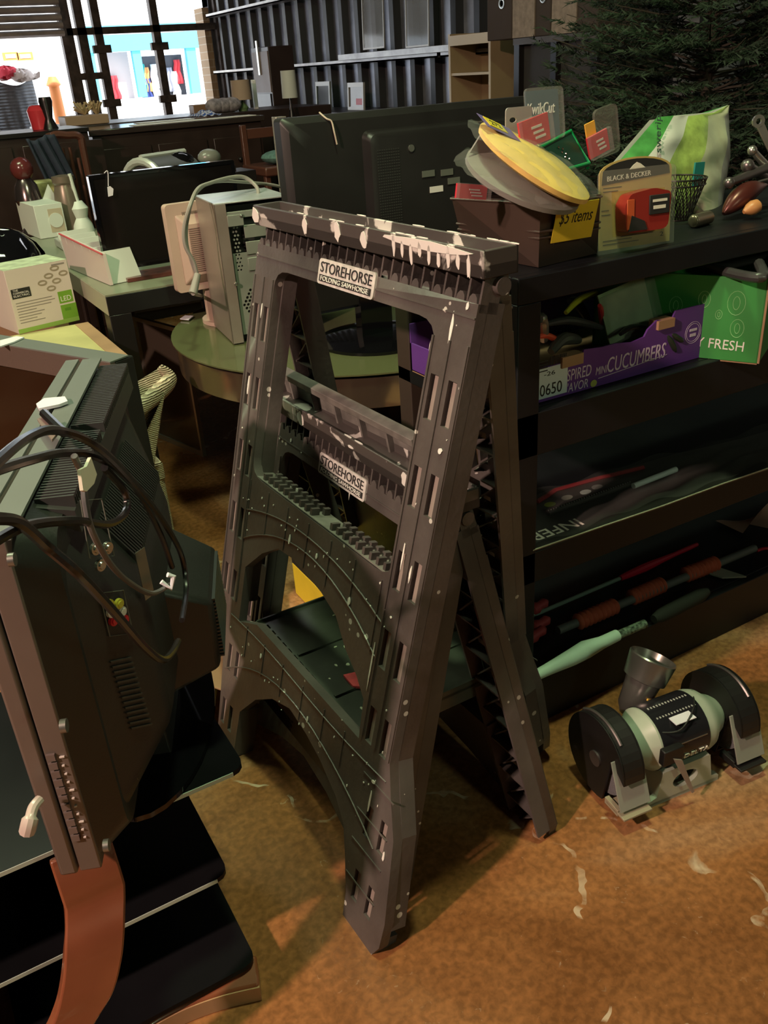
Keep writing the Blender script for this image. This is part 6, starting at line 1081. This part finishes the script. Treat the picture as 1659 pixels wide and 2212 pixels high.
t, m_, w, h = bx('dark speaker box with a light top edge behind the long table goods', 'speaker_box', 'speaker', (147, 405), (206, 400), (143, 345), .721, .2, M('charcoal_case', (.06, .06, .055), .6)); MB(m_).plate([(w*.5+w*.35*math.cos(i/12*math.pi), h*.45+w*.35*math.sin(i/12*math.pi)) for i in range(24)], [], 0, .003).build('speaker_cone', ink, t)
MB(m_).box((-.002, h, -.2), (w+.002, h+.004, .002)).build('pale_top', M('pale_top_edge', (.40, .38, .34), .5), t)
p = ay(165, 338, 4.4); 
Yr = 3.7; a, b_ = ay(238, 375, Yr), ay(352, 362, Yr); zr = .721; rr = (ay(290, 343, Yr).z-zr)
t = thing('portable_stereo', 'silver arched portable stereo behind the slim black TV', 'stereo', ((a.x+b_.x)/2, Yr, zr)); g = MB(); g.lathe([(0, .12), (.0, .135), (.22, .135), (.24, .12)], (a.x+.13, Yr, zr+rr-.136), (.9, .43, 0), 30); g.build('rounded_body', M('dark_stereo_grey', (.06, .06, .06), .4), t); mst = M('pale_silver', (.50, .52, .48), .3, .3)
c_ = V((a.x+.13, Yr, zr+rr-.136)); d_ = V((.9, .43, 0)).normalized(); e_ = V((-d_.y, d_.x, 0)); MB().tube([c_-d_*.004+e_*.125*math.cos(q/12*math.pi)+V((0, 0, .125*math.sin(q/12*math.pi))) for q in range(13)], .016, 8).build('pale_arch', mst, t); MB().box((c_.x-.02, Yr, zr+.001), (c_.x+.25, Yr+.2, zr+rr-.26)).build('base', M('dark_stereo_grey', (.06, .06, .06)), t) if rr > .28 else None
MB().tube([c_+V((0, 0, .137)), c_+d_*.24+V((0, 0, .137))], .012, 6).build('top_strip', mst, t)
p = ay(397, 345, Yr); tag(MB().ball((p.x, Yr+.05, max(.80, p.z-.02)), .06, 18, 10, (1.1, 1, .8)).build('black_globe', glossb), 'glossy black rounded object behind the slim black TV top edge', 'ornament')
o = COL.objects[-1]
hbox('goods_riser', 'plain dark box behind the slim black TV supporting the black rounded object', 'box', p.x-.12, p.x+.3, Yr-.02, Yr+.15, .7205, max(.80, p.z-.02)-.047, dk3)
p = ay(463, 342, Yr); tag(MB().ball((p.x, Yr+.06, p.z-.0), .05, 16, 8, (1, .8, .7)).build('pale_globe', M('pale_dull_glass', (.16, .16, .14), .3)), 'dull pale rounded object to the right of the black one behind the TV', 'ornament')
hbox('goods_riser', 'second plain dark box behind the slim black TV under the pale rounded object', 'box', p.x-.09, p.x+.09, Yr, Yr+.12, .7205, p.z-.034, dk3)
# chair, teal cushion and mirror post between dresser and big TV
Yc = 4.6; p = ay(596, 335, Yc); t = thing('side_chair', 'brown side chair with a teal seat between the dresser and the big TV', 'chair', (p.x, Yc, 0)); rbw = M('red_brown_wood', (.08, .03, .02))
MB().ball((p.x+.02, Yc, p.z-.01), .10, 20, 8, (1.0, 1, .35)).build('seat_cushion', M('teal_cushion', (.08, .16, .14), .8, var=.4, vs=50), t); MB().box((p.x-.12, Yc-.12, p.z-.09), (p.x+.2, Yc+.2, p.z-.045)).build('seat', rbw, t, bevel=.008)
for x in (p.x-.10, p.x+.18):
    MB().box((x-.015, Yc+.16, 0), (x+.015, Yc+.19, p.z+.15)).build('back_post', rbw, t, bevel=.003); MB().box((x-.015, Yc-.10, 0), (x+.015, Yc-.07, p.z-.09)).build('leg', rbw, t, bevel=.003)
for z_ in (.08,): MB().box((p.x-.10, Yc+.165, p.z+z_), (p.x+.18, Yc+.185, p.z+z_+.05)).build('back_slat', rbw, t, bevel=.003)
x = ay(607, 300, 3.2).x; hbox('narrow_frame', 'tall narrow frame with a bright edge just left of the big TV', 'frame', x-.012, x+.03, 3.2, 3.24, 0, ay(606, 252, 3.2).z, M('bright_bevel', (.38, .34, .30), .2, .5), .002)
# goods along the ribbed wall
hbox('wall_counter', 'long dark counter along the ribbed wall, mostly hidden behind the big TV', 'counter', 3.72, 4.26, 6.05, 9.4, 0, ax(700, 236, 4.0).z, dkw)
for k, (xa, ya, xb, yb_, lb, mt_) in enumerate(((685, 176, 710, 240, 'clear framed panel with a pale border standing against the ribbed wall', None), (753, 178, 783, 237, 'clear panel with a pink red patch standing against the ribbed wall', red))):
    X = 3.95; p = ax(xa, yb_, X); q = ax(xb, ya, X); t = thing('standing_picture', lb, 'picture', (X, p.y, p.z)); zc = ax(700, 236, 4.0).z
    mfm = frame((X, p.y, zc+.001), (0, -1, 0), (.06, 0, 1)); w, h = abs(p.y-q.y), q.z-zc
    MB(mfm).plate([(0, 0), (w, 0), (w, h), (0, h)], [[(.02, .025), (w-.02, .025), (w-.02, h-.035), (.02, h-.035)]], -.01, .008).build('frame', M('pale_frame', (.42, .40, .37), .35, .3), t); MB(mfm).box((.015, .02, -.006), (w-.015, h-.03, -.002)).build('pane', M('smoky_pane', (.10, .10, .11), .12), t)
    if mt_: MB(mfm).box((w*.5, .04, -.0015), (w*.9, h*.42, .001)).build('red_patch', red, t)
for k, (xa, xb, yb_, lb) in enumerate(((786, 832, 108, 'left of two clear acrylic panels on the upper wall rail'), (878, 928, 104, 'right of two clear acrylic panels on the upper wall rail'))):
    X = 4.10; p = ax(xa, yb_, X); q = ax(xb, yb_, X); mfm = frame((X, p.y, p.z), (0, -1, 0), (.03, 0, 1)); w = abs(p.y-q.y); t = thing('acrylic_panel', lb, 'panel', (X, p.y, p.z), group='clear panels on the ribbed wall')
    MB(mfm).box((0, 0, 0), (w, .75, .005)).build('sheet', M('grey_acrylic', (.32, .33, .33), .08, alpha=.45), t); MB(mfm).plate([(0, 0), (w, 0), (w, .75), (0, .75)], [[(.012, .012), (w-.012, .012), (w-.012, .738), (.012, .738)]], -.002, .008).build('pale_border', M('pale_frame', (.42, .40, .37)), t)
p, q = ax(786, 113, 4.15), ax(928, 100, 4.15); hbox('wall_ledge', 'narrow steel ledge on the ribbed wall holding the two clear panels', 'ledge', 4.05, WX-.06, q.y-.5, p.y+.3, p.z-.05, p.z-.004, rail_m, .002)
bc = M('tan_laminate', (.34, .245, .14), .45, var=.05); bc2 = M('pale_tan_edge', (.58, .48, .36), .4)
X = 3.93; ya, yb_ = ax(970, 150, X).y, ax(1060, 140, X).y; zt = ax(970, 74, X).z; t = thing('bookcase', 'tan laminate bookcase with pale front edges against the ribbed wall', 'bookcase', (X, (ya+yb_)/2, 0))
MB().box((X, yb_, 0), (4.22, yb_+.02, zt)).build('side_panel', bc, t); MB().box((X, ya-.02, 0), (4.22, ya, zt)).build('side_panel', bc, t); MB().box((4.20, yb_+.02, 0), (4.215, ya-.02, zt)).build('back_panel', bc, t)
MB().box((X-.002, yb_, 0), (X, yb_+.022, zt)).build('front_edge', bc2, t); MB().box((X-.002, ya-.022, 0), (X, ya, zt)).build('front_edge', bc2, t); MB().box((X-.002, yb_+.022, zt-.075), (X+.015, ya-.022, zt-.012)).build('top_rail', bc2, t)
for z_ in (.08, .50, .90, ax(1010, 157, X).z, zt-.012): s_ = MB().box((X+.01, yb_+.02, z_-.016), (4.20, ya-.02, z_)).build('shelf', bc, t); MB().box((X+.006, yb_+.02, z_-.016), (X+.0099, ya-.02, z_)).build('pale_edge', bc2, s_)
# dark unit with fabric bins
X = 3.75; y0, y1 = ax(1290, 120, X).y, ax(1108, 120, X).y; zt = ax(1110, 84, X).z; t = thing('dark_shelving', 'dark wooden shelving unit carrying the fabric bins, right of the tan bookcase', 'shelving', (X, y0, 0))
MB().box((X, y0, zt-.035), (4.25, y1, zt)).build('top_board', M('brown_board', (.05, .035, .025), .4), t)
for y in (y0, (y0+y1)/2-.03, y1-.06): MB().box((X, y, 0), (4.22, y+.05, zt-.035)).build('upright', dk3, t)
for y_a, y_b in ((y0+.05, (y0+y1)/2-.03), ((y0+y1)/2+.02, y1-.06)): MB().box((X+.04, y_a, .05), (X+.05, y_b, zt-.035)).build('back_panel', M('charcoal_board', (.035, .03, .03), .6), t)
fab = M('dark_brown_fabric', (.050, .034, .028), .9); fab2 = M('tan_burlap', (.26, .20, .16), .9, var=.25, vs=30)
for k, (pxs, pxm, pxe, lb) in enumerate(((1060, 1078, 1106, 'leftmost fabric bin on the dark shelving unit, mostly hidden'), (1108, 1156, 1190, 'middle fabric bin with tan side and eyelet on the dark shelving unit'), (1192, 1246, 1292, 'rightmost fabric bin with tan side and eyelet on the dark shelving unit'))):
    yk0, yk1 = ax(pxs, 60, X+.02).y, ax(pxe, 50, X+.02).y; ym_ = ax(pxm, 60, X+.02).y; t = thing('fabric_bin', lb, 'storage bin', (X, ym_, zt), group='fabric bins on the dark shelving unit')
    if k == 0: yk0 = yk1+.26; ym_ = yk0-.06
    MB().box((X+.02, yk1+.004, zt+.001), (4.15, yk0-.004, zt+.30)).build('bin_body', fab, t, bevel=.006)
    if k: MB().box((X+.012, ym_, zt+.004), (X+.0195, yk0-.006, zt+.295)).build('burlap_panel', fab2, t)
    yc = (ym_+yk1)/2; zc = zt+.20; MB().lathe([(0, .028), (.004, .030), (.005, .020), (.004, .016), (0, .016)], (X+.0195, yc, zc), (-1, 0, 0), 18).build('eyelet', M('nickel', (.5, .5, .45)), t)
# artificial fir
ndl = M('dark_fir_needles', (.012, .026, .010), .75, var=.6, vs=3); brk = M('fir_stem', (.04, .03, .02), .8)
tc_ = V((3.12, 2.75, 0)); t = thing('christmas_tree', 'large dark green artificial fir tree standing behind the right end of the shelf', 'tree', tc_)
MB().cyl(tc_, tc_+V((0, 0, 2.4)), .03, .01, 10).build('trunk', brk, t); g = MB(); random.seed(21); V_, F_ = [], []; gs = MB()
def needle(p, d, l):
    s_ = d.orthogonal().normalized()*.0045; n = len(V_); V_.extend([p-s_, p+s_, p+d*l]); F_.append((n, n+1, n+2))
zz = .28
while zz < 2.35:
    R_ = 1.0*(1-(zz-.25)/2.35)+.10; nb = int(15+R_*22)
    for i in range(nb):
        a0 = 2*math.pi*(i+random.random()*.7)/nb; d = V((math.cos(a0), math.sin(a0), random.uniform(-.05, .35))).normalized(); p0 = tc_+V((0, 0, zz+random.uniform(-.05, .05))); L_ = R_*random.uniform(.75, 1.05)
        gs.tube([p0, p0+d*L_*.5, p0+d*L_*.9+V((0, 0, .03))], [.006, .004, .002], 4)
        k = .25
        while k < 1:
            q = p0+d*L_*k
            for s in (-1, 1):
                e = (d+V((-d.y, d.x, random.uniform(-.2, .4)))*s*random.uniform(.5, 1.1)).normalized(); ll = random.uniform(.07, .15)*(1.1-.4*k)
                for m_ in range(11):
                    r0 = q+e*ll*m_/11; nd_ = (e+V((random.uniform(-1, 1), random.uniform(-1, 1), random.uniform(-1, 1)))*.95).normalized(); needle(r0, nd_, .035)
            k += .11
    zz += .115
g.add(V_, F_); g.build('needles', ndl, t, smooth=False); gs.build('branches', brk, t, stuff=True)
for k, (px, py) in enumerate(((1437, 186), (1418, 20), (1330, 130))): 
    p = ay(px, py, 2.15);
